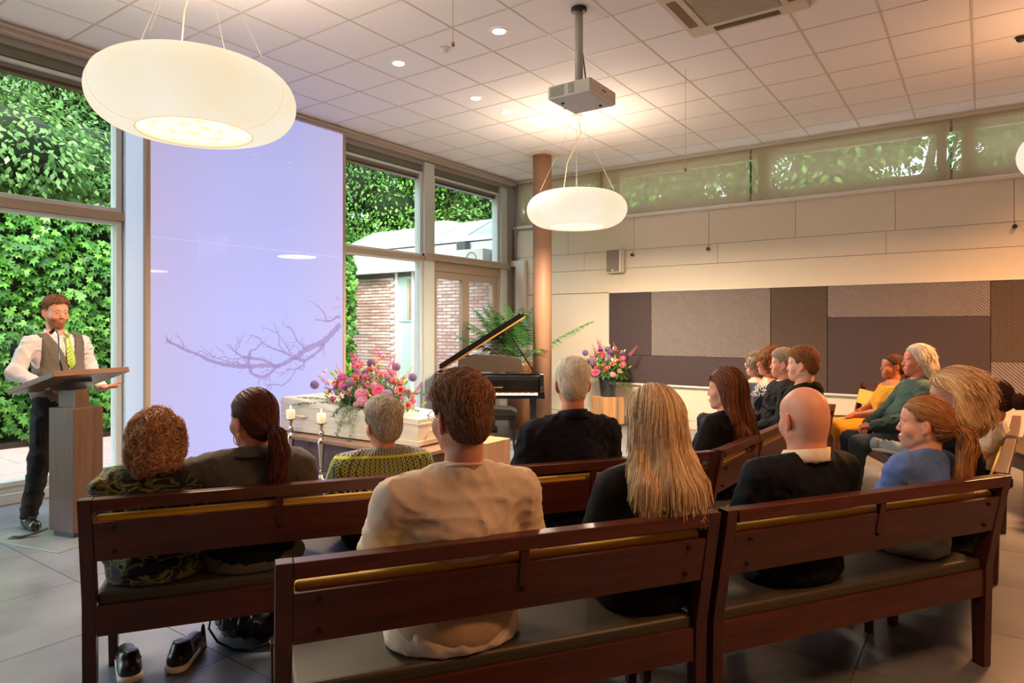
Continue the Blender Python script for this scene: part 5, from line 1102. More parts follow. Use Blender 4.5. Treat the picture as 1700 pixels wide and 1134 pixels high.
        ns=13 if L>.3 else 9
        a=strands(f,V,Q,int(nst*.5),fl,ns,L/ns*1.0,.0034,cols,seed,.002,lift=.002,jit=.035,lv=.18,free=2,seedmask=lambda p:(p[:,2]>-.02)*1.)
        b=strands(f,V,Q,int(nst*.6),fl,7,.024,.0034,cols,seed+1,.002,lift=.002,jit=.035,free=0,seedmask=lambda p:(p[:,2]>-L*.75)*1.); out.append(('s',)+merge([a,b]))
    elif style in('pony','bun'):
        t=.008; f=Fld((-.12,-.24,-L_(arg)),(.12,.13,.17),res); cap(f,t,arg.get('fr',-.006),.015)
        tie=V3(0,-.118,arg.get('tz',.01)); L=arg.get('L',.2); 
        f.ell((0,-.08,tie[2]+.005),(.045,.04,.04),.03)
        V,Q=f.nets(); out.append(('m',V,Q,col(V))); fl=lambda P: (tie-P)/np.linalg.norm(tie-P,axis=1)[:,None]+V3(0,-.1,.0)
        st=[strands(f,V,Q,int(nst*.6),fl,8,.016,.0034,cols,seed,.0018,jit=.07)]
        h=Fld((-.13,-.28,-L_(arg)),(.13,.0,.17),res)
        if style=='pony':
            h.path([tie,tie+V3(0,-.035,-.02),tie+V3(0,-.05,-.08),tie+V3(.0,-.035,-L*.75),tie+V3(0,-.02,-L)],[.018,.030,.036,.030,.010],.02); h.noise(.003,60,seed,(1.5,1.5,.2))
            V2,Q2=h.nets(); out.append(('m',V2,Q2,col(V2))); st.append(strands(h,V2,Q2,int(nst*.6),lambda P:np.stack([0*P[:,0],np.where(P[:,2]>tie[2]-.02,-.6,.08),-1+0*P[:,0]],1),9,L/8,.0034,cols,seed+3,.002,lift=.006,jit=.12,free=2))
            out.append(('tie',tie))
        else:
            r=arg.get('r',.042); h.ell(tie+V3(0,-.035,0),(r,r*.85,r),.01); h.noise(.005,70,seed); V2,Q2=h.nets(); out.append(('m',V2,Q2,col(V2)))
            c0=tie+V3(0,-.035,0); st.append(strands(h,V2,Q2,int(nst*.35),lambda P:np.cross(P-c0,V3(.3,1,.2)),8,.014,.0034,cols,seed+3,.002,jit=.2))
        out.append(('s',)+merge(st))
    return out
def L_(a): return a.get('L',.2)+.14
def glasses(parent,hs_mat,col):
    m=MB()
    for q in(-1,1):
        pts=[(q*.032+.021*math.cos(a),.112-.10*max(0,abs(q*.032+.021*math.cos(a))-.03),-.001+.0165*math.sin(a)) for a in np.linspace(0,2*PI,25)]
        m.tube(pts,.0016,6); m.tube([(q*.053,.109,.004),(q*.070,.09,.006),(q*.078,.03,.006),(q*.080,-.012,.002),(q*.078,-.026,-.014)],.0016,6)
    m.tube([(-.011,.112,.002),(0,.115,.005),(.011,.112,.002)],.0015,6)
    g=obj('glasses',m.xf(hs_mat),col,parent,smooth=True); return g
GRP='people attending the ceremony'
def person(label,pos,rz,look,zeye,hs=1.0,w=1.0,skin=(214,158,132),hair=None,top=None,bottom=None,res=.0056,seed=0,fem=0,pitch=0.0,roll=0.0,lean=0.0,arms=None,stand=None,glass=None,lips=None,beard=None,stub=None,brow=None,chub=0,shoes=(24,22,22),legs=None,neckr=None,belly=0,hands=None,headoff=(0,0),sole=None):
    sk=np.array(srgb(*skin)); Zb=.475 if not stand else stand['zb']; sv=(zeye-Zb)/.735
    HY=-.045+lean; root=thing('person',label,'person',(0,0,0),rz); ca,sa=math.cos(rz),math.sin(rz)
    hx=headoff[0]; root.location=(pos[0]-(hx*ca-HY*sa),pos[1]-(hx*sa+HY*ca),0)
    z=lambda t: Zb+t*sv; HC=V3(hx,HY,zeye); az=look-rz-PI/2; az=(az+PI)%(2*PI)-PI; RM=rotm(az,pitch,roll)
    ty=lambda t: lean*min(1,max(0,t/.55))      # torso leaning
    sh=.185*w; J=dict(shL=V3(-sh,-.035+ty(.5),z(.49)),shR=V3(sh,-.035+ty(.5),z(.49)),elL=V3(-.235*w,.04,z(.22)),elR=V3(.235*w,.04,z(.22)),wrL=V3(-.09,.27,z(.13)),wrR=V3(.09,.27,z(.13)),
        hdL=V3(.5,.85,-.1),hdR=V3(-.5,.85,-.1),pnL=V3(0,0,-1),pnR=V3(0,0,-1),hpL=V3(-.09*w,.03,Zb+.075),hpR=V3(.09*w,.03,Zb+.075),knL=V3(-.12,.46,.515),knR=V3(.12,.46,.515),anL=V3(-.12,.50,.10),anR=V3(.12,.50,.10),toL=V3(-.13,.66,.04),toR=V3(.13,.66,.04))
    if legs: J.update(legs)
    if arms: J.update(arms)
    nr=neckr or (.048 if fem else .057)*hs
    def torso(f,inf=0,k=.04):
        f.ell((0,.03*(not stand),z(.09)),(.168*w,.130,.12*sv),k,inf=inf); f.ell((0,ty(.24)+belly*.5,z(.24)),(.148*w+belly*.3,.112+belly,.15*sv),k,inf=inf); f.ell((0,-.025+ty(.4),z(.385)),(.160*w,.118,.16*sv),k,inf=inf)
        if fem: 
            for q in(-1,1): f.ell((q*.068,.065+ty(.36),z(.345)),(.058,.055,.055),.03,inf=inf)
        f.cone((-.135*w,-.035+ty(.5),z(.485)),(.135*w,-.035+ty(.5),z(.485)),.064,.064,k,inf=inf)
        for q in(-1,1): f.cone((q*.115*w,-.04+ty(.52),z(.505)),(hx*.6,-.045+ty(.56),z(.575)),.042,.044,k,inf=inf)
    def arm(f,s,t0=0,t1=2,inf=0,k=.03,rr=1.0):
        a,b,c=J['sh'+s],J['el'+s],J['wr'+s]; r=[.054*rr*(.9 if fem else 1),.043*rr,.030*rr]
        if t1<=1: b2=a+(b-a)*t1; f.cone(a,b2,r[0]+inf,r[0]+(r[1]-r[0])*t1+inf*1.35,k)
        else:
            f.cone(a,b,r[0]+inf,r[1]+inf,k); c2=b+(c-b)*(t1-1); f.cone(b,c2,r[1]*1.0+inf,r[2]+(r[1]-r[2])*(2-t1)+inf*.9,k)
    def leg(f,s,inf=0,k=.04,t1=2):
        a,b,c=J['hp'+s],J['kn'+s],J['an'+s]; f.cone(a,b,.088*w**.5,.060,k,inf=inf)
        c2=b+(c-b)*(t1-1); f.cone(b,c2,.058,.040+.018*(2-t1),k,inf=inf)
    pts=np.array(list(J[k] for k in J if k[:2] in('sh','el','wr','hp','kn','an','to'))); lo=pts.min(0)-.17; hi=pts.max(0)+.17; lo[2]=max(lo[2],-.02); hi[2]=z(.66)
    lo[:2]=np.minimum(lo[:2],[-.27*w,-.20+lean]); hi[:2]=np.maximum(hi[:2],[.27*w,.2+belly])
    def seatcut(f,h=.476):
        if not stand: f.func(lambda X,Y,Z: np.where(Y<.36,h-Z,-.06)+0*X,.012,'i')
    # --- body surface: coarse trunk and limbs under the clothes, fine head, neck and hands
    fb=Fld(lo,hi,.022); torso(fb); 
    nb=V3(hx*.6,-.045+ty(.56),z(.555)); fb.path([nb,HC+RM@(V3(0,-.028,-.07)*hs)],[nr,nr*.9],.03)
    for s in 'LR':
        arm(fb,s); leg(fb,s); fb.path([J['an'+s],J['an'+s]*.5+J['to'+s]*.5+V3(0,0,-.02)],[.034,.026],.02)
    fb.func(lambda X,Y,Z: Z-z(.60)+0*X+0*Y,.005,'i'); seatcut(fb,.482); V,Q=fb.nets(); parts=[(V,Q,np.tile(sk,(len(V),1)))]
    nk=(RM.T@(nb-HC))/hs; hf=head_field(res,fem=fem,neckto=None,chub=chub); 
    hf2=Fld((-.13,-.17,min(-.24,nk[2]-.08)),(.13,.15,.155),res); o=np.round((hf.lo-hf2.lo)/res).astype(int); hf2.lo=hf.lo-o*res; hf2.ax=[hf2.lo[i]+res*np.arange(hf2.n[i]) for i in range(3)]
    sl=tuple(slice(a,min(a+n,m)) for a,n,m in zip(o,hf.n,hf2.n)); hf2.F[sl]=hf.F[tuple(slice(0,x.stop-x.start) for x in sl)]
    hf2.path([(0,-.030,-.05),tuple(V3(0,-.030,-.05)*.5+nk*.5+V3(0,-.004,0)),tuple(nk)],[nr/hs*.95,nr/hs*.92,nr/hs*1.08],.022)
    V,Q=hf2.nets(); C=head_color(V,sk,fem,lips,beard,stub); parts.append((V@(RM.T*hs)+HC,Q,C))
    for s,q in(('L',-1),('R',1)):
        wv=J['wr'+s]; f=Fld(wv-.16,wv+.16,.0048 if hands else .009); hand_prims(f,wv,J['hd'+s],J['pn'+s],-q,(J.get('curl'+s,.45)),.95 if fem else 1.03); dd=J['wr'+s]-J['el'+s]; dd/=np.linalg.norm(dd); f.path([wv-dd*.10,wv],[.034,.026],.01)
        V,Q=f.nets(); parts.append((V,Q,np.tile(sk*V3(1,.92,.9),(len(V),1))))
    V,F,C=merge(parts); obj('body',npmesh('body',V,F,C,True),M_skin,root)
    HM=Matrix.Translation(Vector(HC))@Matrix([list(r) for r in RM]).to_4x4()@Matrix.Scale(hs,4)
    vis=abs(az+rz)*0+1
    for q in(-1,1):
        e=obj('eye',eye_mesh(),None,root); e.location=HM@Vector((q*.031,.0780,.0010)); e.rotation_euler=HM.to_euler(); e.scale=(hs,)*3
        bm=MB(); bc=brow or (hair[1][0] if hair else (120,110,100))
        bm.tube([(q*.013,.0965,.0240),(q*.024,.0945,.0268),(q*.036,.0865,.0268),(q*.047,.0765,.0215)],[.0020,.0028,.0024,.001],6); obj('eyebrow',bm.xf(HM),mat('brow_%d_%d_%d'%tuple(bc),srgb(*[int(c*.75) for c in bc]),.8),root,smooth=True)
    if hair:
        st,cols,ns,ag=hair; hs_=hair_of(st,cols,.0078,seed,ns,ag); ms=[(V@(RM.T*hs)+HC,F,C) for k,*r in hs_ if k=='m' for V,F,C in [r]]; V,F,C=merge(ms)
        hb=obj('hair',npmesh('hair',V,F,C,True),M_hairb,root)
        for k,*r in hs_:
            if k=='s': obj('hair_strands',npmesh('hair_strands',r[0]@(RM.T*hs)+HC,r[1],r[2]),M_hair,hb,kind='stuff')
            if k=='tie': obj('hair_tie',MB().tube([HM@Vector((r[0][0]+.019*math.cos(a),r[0][1]-.012,r[0][2]-.004+.019*math.sin(a))) for a in np.linspace(0,2*PI,17)],.005,6),mat('hair_tie_dark',srgb(30,34,48),.7),root,smooth=True)
    if glass: glasses(root,HM,glass)
    # --- clothes
    neck_n=V3(0,.32,1); neck_n/=np.linalg.norm(neck_n)
    def cut_neck(f,h,r):   # opening around the neck
        c=nb+V3(0,0,h*sv); f.func(lambda X,Y,Z:(X-c[0])*0+(Y-c[1])*neck_n[1]+(Z-c[2])*neck_n[2],.008,'i')
    if top:
        inf=top.get('inf',.016); tl=lo.copy(); th=hi.copy(); th[2]=z(.68)
        if not stand: th[1]=max(J['wrL'][1],J['wrR'][1],.25)+.12
        hem=z(top.get('hem',.0)); tl[2]=min(hem,J['wrL'][2],J['wrR'][2],J['elL'][2],J['elR'][2])-.10
        f=Fld(tl,th,top.get('res',.0125)); torso(f,inf); sleeve=top.get('sleeve',1.95)
        if sleeve>0:
            for s in 'LR': arm(f,s,t1=sleeve,inf=inf,rr=top.get('rr',1.0))
        if top.get('skirt'):   # jacket / dress falling over the seat
            f.ell((0,.03,hem+.09),(.195*w,.15,.10),.05,inf=inf*.5)
        f.folds(top.get('fold',.008),top.get('ff',95),seed+5); cut_neck(f,top.get('neck',.045),0)
        if not top.get('nohem'): f.func(lambda X,Y,Z: (hem-Z)+0*X+0*Y if not sleeve>1 else np.where((np.abs(X)<.21*w)&(Y<.19+belly),(hem-Z),-.05)+0*Z,.006,'i')
        seatcut(f); V,Q=f.nets(); me=npmesh(top.get('name','shirt'),V,Q,None,True); o=obj(top.get('name','shirt'),me,top['mat'],root)
        if top.get('collar'):
            cm,cr,ch=top['collar'][:3]; chh=top['collar'][3] if len(top['collar'])>3 else .030
            jt=HC+RM@(V3(0,-.030,-.06)*hs); ax=jt-nb; ax/=np.linalg.norm(ax); m=MB(); n=28; g0=.30
            for i in range(n+1):
                t=i/n; a=PI/2+g0+(2*PI-2*g0)*t; back=(1-math.sin(a))/2; d=V3(math.cos(a),math.sin(a)*1.02,0)
                hb=ch-.016*(1-back); c0=nb+ax*hb; r0=nr+.006; r1=cr*.5+nr*.5
                for r_,h_ in ((r0+.004,-.03),(r0+.002,chh*(.55+.45*back)),(r0+.009,chh*(.55+.45*back)+.003),(max(r1,r0+.016),chh*.12+.0),(max(r1,r0+.020)+.010*(1-back),-.022*(1-back)-.004)):
                    p=c0+d*r_+ax*h_; m.v.append(tuple(p))
            for i in range(n):
                for k in range(4): m.f.append((i*5+k,i*5+k+1,(i+1)*5+k+1,(i+1)*5+k))
            o=obj('collar',m,cm,root,smooth=True); q=o.modifiers.new('solid','SOLIDIFY'); q.thickness=.0035; q.offset=0
    if top and top.get('hood'):
        c=nb+V3(0,0,.0); f=Fld(c-.2,c+.2,.009); A=[math.pi/2+.7+(2*math.pi-1.4)*t/10 for t in range(11)]
        f.path([c+V3(.082*math.cos(a),.085*math.sin(a)-.01,-.02-.035*math.sin(a)) for a in A],[.020+.020*math.sin(math.pi*t/10) for t in range(11)],.02); f.ell(c+V3(0,-.105,-.045),(.095,.045,.06),.03); f.folds(.008,120,seed); V,Q=f.nets(); obj('hood',npmesh('hood',V,Q,None,True),top['mat'],root)
    if top and top.get('rib'): obj('neck_rib',MB().tube([tuple(nb+V3((nr+.012)*math.cos(a),(nr+.014)*math.sin(a),top['rib']-.33*(nr+.012)*math.sin(a))) for a in np.linspace(0,2*PI,33)],.007,8),top['mat'],root,smooth=True)
    if top and top.get('vest'):
        f=Fld(V3(-.26*w,-.22,z(-.02)),V3(.26*w,.24,z(.62)),.0085); torso(f,.027)
        f.folds(.004,80,seed+31); zv=z(.30); f.func(lambda X,Y,Z: np.where(Y>-.02,(Z-zv)-np.abs(X)*2.6,-.05)+0*Z,.008,'i')
        f.func(lambda X,Y,Z: np.abs(X)-(.150*w+.05*np.clip((z(.30)-Z)/.1,0,1))+0*Y,.01,'i'); f.func(lambda X,Y,Z: np.maximum(z(.02)-Z,Z-z(.575))+0*X+0*Y,.006,'i')
        V,Q=f.nets(); obj('vest',npmesh('vest',V,Q,None,True),top['vest'],root)
        for i in range(4):
            zz=z(.29-.065*i); j=np.argmin(np.abs(V[:,0])+np.abs(V[:,2]-zz)*1.0-(V[:,1]>0)*.5); b=V[j]; obj('button',MB().tube([(.012,b[1]-.002,zz),(.012,b[1]+.004,zz)],.0065,10),M_ac,root)
    if bottom:
        bl=lo.copy(); bh=hi.copy(); bh[2]=max(z(.26),.72); f=Fld(bl,bh,.020 if not stand else .013); inf=bottom.get('inf',.014)
        f.ell((0,0,z(.09)),(.168*w,.135,.12*sv),.04,inf=inf*.8); f.ell((0,ty(.2)+belly*.4,z(.2)),(.145*w+belly*.3,.11+belly,.11*sv),.04,inf=inf*.4)
        for s in 'LR': leg(f,s,inf,t1=bottom.get('t1',1.93))
        if bottom.get('skirt'):
            a=(J['hpL']+J['hpR'])/2; b=(J['knL']+J['knR'])/2; f.cone(a+V3(-.05,0,0),b+V3(-.05,0.0,0),.10,.075,.05); f.cone(a+V3(.05,0,0),b+V3(.05,0,0),.10,.075,.05)
        f.folds(bottom.get('fold',.008),90,seed+9); f.func(lambda X,Y,Z: Z-z(.24)+0*X+0*Y,.006,'i'); seatcut(f,.477); V,Q=f.nets(); obj(bottom.get('name','trousers'),npmesh('trousers',V,Q,None,True),bottom['mat'],root)
    for s in 'LR':
        a,t_=J['an'+s],J['to'+s]; f=Fld(np.minimum(a,t_)-.11,np.maximum(a,t_)+.11,.013); g0=V3(a[0],a[1],.045+t_[2]-.04)
        d=(t_-g0)*V3(1,1,0); d/=np.linalg.norm(d); f.cone(g0-d*.035,t_-d*.015+V3(0,0,.004),.047,.041,.02); f.cone(a+V3(0,0,-.01),g0+V3(0,0,.02),.042,.044,.02); f.func(lambda X,Y,Z:(t_[2]-.036)-Z+0*X+0*Y,.003,'i'); f.func(lambda X,Y,Z: Z-(t_[2]+.075)+0*X+0*Y,.006,'i')
        V,Q=f.nets(); V[:,2]=np.maximum(V[:,2],.004); so=obj('shoe',npmesh('shoe',V,Q,None,True),mat('shoe_%d_%d_%d'%shoes,srgb(*shoes),.3,coat=.3),root)
    if sole:
        for s_ in 'LR':
            a,t_=J['an'+s_],J['to'+s_]; g0=V3(a[0],a[1],.02); d=(t_-g0)*V3(1,1,0); d/=np.linalg.norm(d); f=Fld(np.minimum(g0,t_)-.13,np.maximum(g0,t_)+.1,.008); f.cone(g0-d*.04,V3(t_[0],t_[1],.02)-d*.01,.050,.045,.02); f.func(lambda X,Y,Z:np.maximum(Z-.034,.004-Z)+0*X+0*Y,.004,'i'); V,Q=f.nets(); obj('sole',npmesh('sole',V,Q,None,True),mat('sneaker_sole',srgb(226,214,196),.6),root)
            f=Fld(np.minimum(a,t_)-.12,np.maximum(a,t_)+.12,.008); c=g0*.5+t_*.5; f.ell((g0[0],g0[1],.075),(.050,.03,.018),.01); f.ell((c[0],c[1],.055),(.048,.02,.012),.01); V,Q=f.nets(); obj('red_stripe',npmesh('red_stripe',V,Q,None,True),mat('sneaker_red',srgb(190,30,40),.5),root)
    return root,HM,J,z
def cloth(n,c,rough=.85,bs=220,b=.35,sheen=.25,ns=0,na=.1):
    dk=max(c)<60; return mat(n,srgb(*[q*(.78 if dk else 1) for q in c]),rough,bump=b,bump_s=bs,sheen=0 if dk else sheen*.5,noise_s=ns or 40,noise_amt=na,spec=.18 if dk else .35)
# ------------------------------------------------------------------ fabrics with patterns
def ramp_noise(name,stops,scale,rough=.9,detail=2,dist=1.5,bump=.5,bs=150,stretch=None,zone=None,base=None):
    m=bpy.data.materials.new(name); m.use_nodes=True; t=m.node_tree; N=t.nodes; L=t.links; b=N['Principled BSDF']; b.inputs['Roughness'].default_value=rough; b.inputs['Sheen Weight'].default_value=.2
    tc=N.new('ShaderNodeTexCoord'); mp=N.new('ShaderNodeMapping'); L.new(tc.outputs['Object'],mp.inputs[0]); 
    if stretch: mp.inputs['Scale'].default_value=stretch
    nz=N.new('ShaderNodeTexNoise'); nz.inputs['Scale'].default_value=scale; nz.inputs['Detail'].default_value=detail; nz.inputs['Distortion'].default_value=dist; L.new(mp.outputs[0],nz.inputs[0])
    cr=N.new('ShaderNodeValToRGB'); cr.color_ramp.interpolation='CONSTANT'; e=cr.color_ramp.elements
    e[0].position=0; e[0].color=(*stops[0][1],1); e[1].position=stops[1][0]; e[1].color=(*stops[1][1],1)
    for p,c in stops[2:]: q=e.new(p); q.color=(*c,1)
    L.new(nz.outputs[0],cr.inputs[0]); src=cr.outputs[0]
    if zone:
        sp=N.new('ShaderNodeSeparateXYZ'); L.new(tc.outputs['Object'],sp.inputs[0]); mr=N.new('ShaderNodeMapRange'); mr.inputs[1].default_value=zone[0]; mr.inputs[2].default_value=zone[1]; L.new(sp.outputs[2],mr.inputs[0])
        mi=N.new('ShaderNodeMix'); mi.data_type='RGBA'; L.new(mr.outputs[0],mi.inputs[0]); mi.inputs[6].default_value=(*base,1); L.new(src,mi.inputs[7]); src=mi.outputs[2]
    L.new(src,b.inputs['Base Color'])
    n2=N.new('ShaderNodeTexNoise'); n2.inputs['Scale'].default_value=bs; L.new(tc.outputs['Object'],n2.inputs[0]); bp=N.new('ShaderNodeBump'); bp.inputs['Strength'].default_value=bump; bp.inputs['Distance'].default_value=.004; L.new(n2.outputs[0],bp.inputs['Height']); L.new(bp.outputs[0],b.inputs['Normal'])
    return m
M_camo=ramp_noise('camouflage_fleece',[(0,srgb(22,20,14)),(.47,srgb(84,92,38)),(.58,srgb(150,120,62)),(.62,srgb(26,24,16))],13,detail=1,dist=1.2,bump=1,bs=90,stretch=(1,1,2.2))
M_floral=ramp_noise('floral_print',[(0,srgb(14,14,18)),(.55,srgb(222,216,206))],30,detail=1,dist=2.5,zone=(.84,.88),base=srgb(14,14,18))
def knit_mat():
    m=bpy.data.materials.new('lattice_knit'); m.use_nodes=True; t=m.node_tree; N=t.nodes; L=t.links; b=N['Principled BSDF']; b.inputs['Roughness'].default_value=.9; b.inputs['Sheen Weight'].default_value=.2
    tc=N.new('ShaderNodeTexCoord'); sp=N.new('ShaderNodeSeparateXYZ'); L.new(tc.outputs['Object'],sp.inputs[0])
    def M(op,a,b_=None,c=None):
        n=N.new('ShaderNodeMath'); n.operation=op
        for i,v in enumerate((a,b_,c)):
            if v is None: continue
            if isinstance(v,(int,float)): n.inputs[i].default_value=v
            else: L.new(v,n.inputs[i])
        return n.outputs[0]
    ang=M('ARCTAN2',sp.outputs[0],M('MULTIPLY',sp.outputs[1],-1)); z=sp.outputs[2]
    def lattice(kx,kz,th): # ogee net lines: |cos(kx a)| ~ |..|
        a=M('MULTIPLY',ang,kx); zz=M('MULTIPLY',z,kz); s=M('SINE',zz); l1=M('ABSOLUTE',M('SINE',M('ADD',a,M('MULTIPLY',s,.9)))); l2=M('ABSOLUTE',M('SINE',M('SUBTRACT',a,M('MULTIPLY',s,.9))))
        return M('LESS_THAN',M('MINIMUM',l1,l2),th)
    def mixc(f,c1,c2):
        n=N.new('ShaderNodeMix'); n.data_type='RGBA'; L.new(f,n.inputs[0])
        for i,c in((6,c1),(7,c2)):
            if isinstance(c,tuple): n.inputs[i].default_value=(*c,1)
            else: L.new(c,n.inputs[i])
        return n.outputs[2]
    up=mixc(lattice(30,330,.34),srgb(44,48,58),srgb(196,194,182)); midd=mixc(lattice(22,190,.26),srgb(84,90,84),srgb(190,198,76)); lo=mixc(lattice(13,120,.28),srgb(24,34,54),srgb(176,196,200))
    g1=M('GREATER_THAN',z,KZ[0]); g2=M('GREATER_THAN',z,KZ[1]); c=mixc(g1,lo,midd); c=mixc(g2,c,up)
    bd=M('LESS_THAN',M('ABSOLUTE',M('SUBTRACT',z,KZ[1])),.005); c=mixc(bd,c,srgb(206,214,50)); bd=M('LESS_THAN',M('ABSOLUTE',M('SUBTRACT',z,KZ[0])),.004); c=mixc(bd,c,srgb(206,214,50))
    L.new(c,b.inputs['Base Color']); return m
KZ=(.80,.905)
M_knit=knit_mat()
deg=R
def seat_rz(b): return R(b)
def look(pos,delta): return math.atan2(pos[1],pos[0])+R(delta)
SK1=(224,162,134); SK2=(214,150,126); SK3=(232,176,150); SKD=(172,112,78)
T=lambda **k:k
# 1 man in the t-shirt
p=(-1.356,1.656); person('man with short brown hair, glasses and a beige t-shirt on the nearest bench',p,R(56.4-90+90-0)-R(0),look(p,32),1.209,1.03,1.12,SK2,
    ('short',[(134,94,68),(164,118,86),(106,72,52)],9000,T(t=.016,tl=.010,curl=.003)),T(mat=cloth('beige_tee_cotton',(230,209,185),.9,260,.25,.2,6,.05),inf=.020,sleeve=.62,hem=-.06,skirt=True,fold=.006,neck=.046,rib=.026,res=.0095,name='t_shirt'),
    T(mat=cloth('sand_trousers',(196,164,126))),res=.0045,seed=1,glass=M_chrome,lean=-.02)
p=(-.982,2.310); person('woman with very long straight blonde hair and a black blazer on the nearest bench',p,R(56.4),look(p,27),1.156,.99,.94,SK3,
    ('long',[(234,204,162),(208,174,130),(246,222,184),(182,144,104)],11000,T(L=.31,t=.013,yb=-.165,ww=1.15)),T(mat=cloth('black_blazer',(26,25,26),.7,300,.15),inf=.010,fold=.004,hem=-.05,skirt=True,name='blazer'),T(mat=cloth('black_trousers',(18,18,20))),seed=2,fem=1)
p=(-.593,2.918); person('bald man in a dark navy suit jacket with an open white shirt collar',p,R(57.4),look(p,36),1.126,1.05,1.14,(222,160,136),
    None,T(mat=cloth('navy_suit',(20,24,38),.75,320,.12),inf=.022,hem=-.05,skirt=True,name='suit_jacket',fold=.006,collar=(cloth('white_collar',(236,226,208),.7,300,.1),.098,.012,.052),neck=.035),T(mat=MATS['black_trousers'] if 'black_trousers' in MATS else M_black),seed=3,chub=1,neckr=.068,pitch=-.10,brow=(150,130,110))
p=(-.217,3.543); person('girl with a long light brown ponytail and a blue top',p,R(57.4),look(p,86),1.065,.96,.74,(232,172,142),
    ('pony',[(170,116,68),(196,142,88),(140,92,52)],4200,T(L=.27,tz=-.005)),T(mat=cloth('blue_jersey',(82,112,184),.85,260,.2,.3),inf=.014,hem=.02,name='top',fold=.006),T(mat=cloth('light_jeans',(150,150,140),.9,200,.4,.1,14,.25),name='jeans'),seed=4,fem=1,pitch=.02,res=.0048)
p=(-2.747,1.383); person('small person with bushy curly ginger hair and a camouflage fleece',p,R(56.0),look(p,8),1.035,.92,.86,SK3,
    ('curly',[(216,158,108),(238,186,134),(182,124,80),(148,96,62)],9000,T(t=.020)),T(mat=M_camo,inf=.030,hem=-.07,skirt=True,name='fleece',fold=.010,neck=.075),T(mat=cloth('dark_jeans',(30,32,40))),seed=5,fem=1,shoes=(30,22,24),sole=1,
    legs=T(anL=V3(-.12,.16,.10),anR=V3(.08,.18,.10),toL=V3(-.16,.02+.30,.04),toR=V3(.13,.34,.04)))
p=(-2.535,1.698); pny=person('woman with dark auburn ponytail and hoop earring in charcoal coat, arm along bench',p,R(56.0),look(p,36),1.103,1.02,1.02,(222,150,122),
    ('pony',[(92,44,32),(116,58,40),(70,34,26)],4200,T(L=.20,tz=-.03)),T(mat=cloth('charcoal_wool',(88,80,72),.95,160,.5,.4,60,.2),inf=.026,hem=-.09,skirt=True,name='coat',collar=(MATS.get('charcoal_wool') or M_black,.150,.02,.035),fold=.006),T(mat=MATS['black_trousers']),seed=6,fem=1,
    legs=T(anL=V3(-.12,.66,.10),anR=V3(.12,.64,.10),toL=V3(-.12,.82,.04),toR=V3(.12,.80,.04)),
    arms=T(elL=V3(-.47,-.05,.845),wrL=V3(-.56,.17,.80),hdL=V3(-.3,.9,-.3),pnL=V3(0,0,-1)))
p=(-2.298,2.230); person('short-haired grey woman in a lime and white lattice-knit sweater',p,R(56.0),look(p,24),1.034,.93,.98,(214,146,122),
    ('short',[(200,192,178),(172,164,150),(224,216,204),(140,132,122)],5200,T(t=.020,tl=.011,curl=.002)),T(mat=M_knit,inf=.020,hem=-.02,name='sweater',fold=.006,neck=.05),T(mat=MATS['dark_jeans']),seed=7,fem=1,lean=-.01)
p=(-1.691,2.954); person('white-haired man with glasses in a dark navy zip sweater',p,R(56.0),look(p,8),1.207,.99,1.10,(222,150,124),
    ('short',[(246,234,216),(230,216,196),(255,246,232)],5000,T(t=.012,tl=.007,curl=.001)),T(mat=cloth('navy_fleece',(30,32,52),.9,220,.3),inf=.024,hem=-.04,skirt=True,name='sweater',collar=(cloth('navy_fleece_collar',(30,32,52)),.110,.030,.04)),T(mat=MATS['black_trousers']),seed=8,glass=M_chrome)
p=(-1.285,4.131); person('woman in black with long brown hair falling over her shoulder',p,R(88),look(p,74),1.115,1.0,.98,(228,166,140),
    ('long',[(92,50,30),(122,68,36),(150,88,46),(64,36,24)],4600,T(L=.36,t=.016)),T(mat=cloth('black_knit',(20,19,20),.9,200,.4),inf=.024,hem=-.06,skirt=True,name='cardigan'),T(mat=MATS['dark_jeans']),seed=9,fem=1)
p=(-1.145,5.58); person('teenage boy with short blond hair in a black hoodie',p,R(88),look(p,76),1.205,1.03,1.02,(236,178,150),
    ('short',[(150,100,62),(172,122,78),(120,78,50)],4000,T(t=.016,tl=.009)),T(mat=cloth('black_hoodie',(16,16,17),.9,200,.3),inf=.026,hem=-.05,skirt=True,name='hoodie',hood=1),T(mat=MATS['dark_jeans']),seed=10)
p=(-1.45,6.30); person('grey-haired man in a black coat and checked scarf between the boy and a curly-haired woman',p,R(118),look(p,84),1.170,1.0,1.04,(222,154,124),
    ('short',[(176,160,140),(150,136,120),(196,182,160)],2400,T(t=.014,tl=.010)),T(mat=cloth('black_coat',(22,21,22)),inf=.024,hem=-.05,skirt=True,name='coat',collar=(cloth('grey_scarf',(96,86,78),.9,120,.6),.074,.012)),T(mat=MATS['dark_jeans']),seed=11,res=.0062)
p=(-1.67,6.70); person('woman with curly copper hair in a black top with white floral print',p,R(118),look(p,98),1.165,1.0,.98,(220,150,118),
    ('curly',[(156,96,50),(184,122,66),(120,72,38)],2200,T(t=.024)),T(mat=M_floral,inf=.014,hem=-.02,name='top',neck=-.015),T(mat=MATS['dark_jeans']),seed=12,fem=1,res=.0062,lips=srgb(176,60,54))
p=(-1.90,7.13); person('elderly woman with glasses and curly grey hair in a navy top, farthest in the row',p,R(118),look(p,98),1.12,1.0,.98,(220,160,136),
    ('curly',[(160,140,116),(180,164,140),(130,112,94)],2000,T(t=.018)),T(mat=cloth('navy_top',(34,38,62)),inf=.014,hem=-.02,name='top',neck=.0),T(mat=MATS['dark_jeans']),seed=13,fem=1,res=.0062,glass=M_chrome)
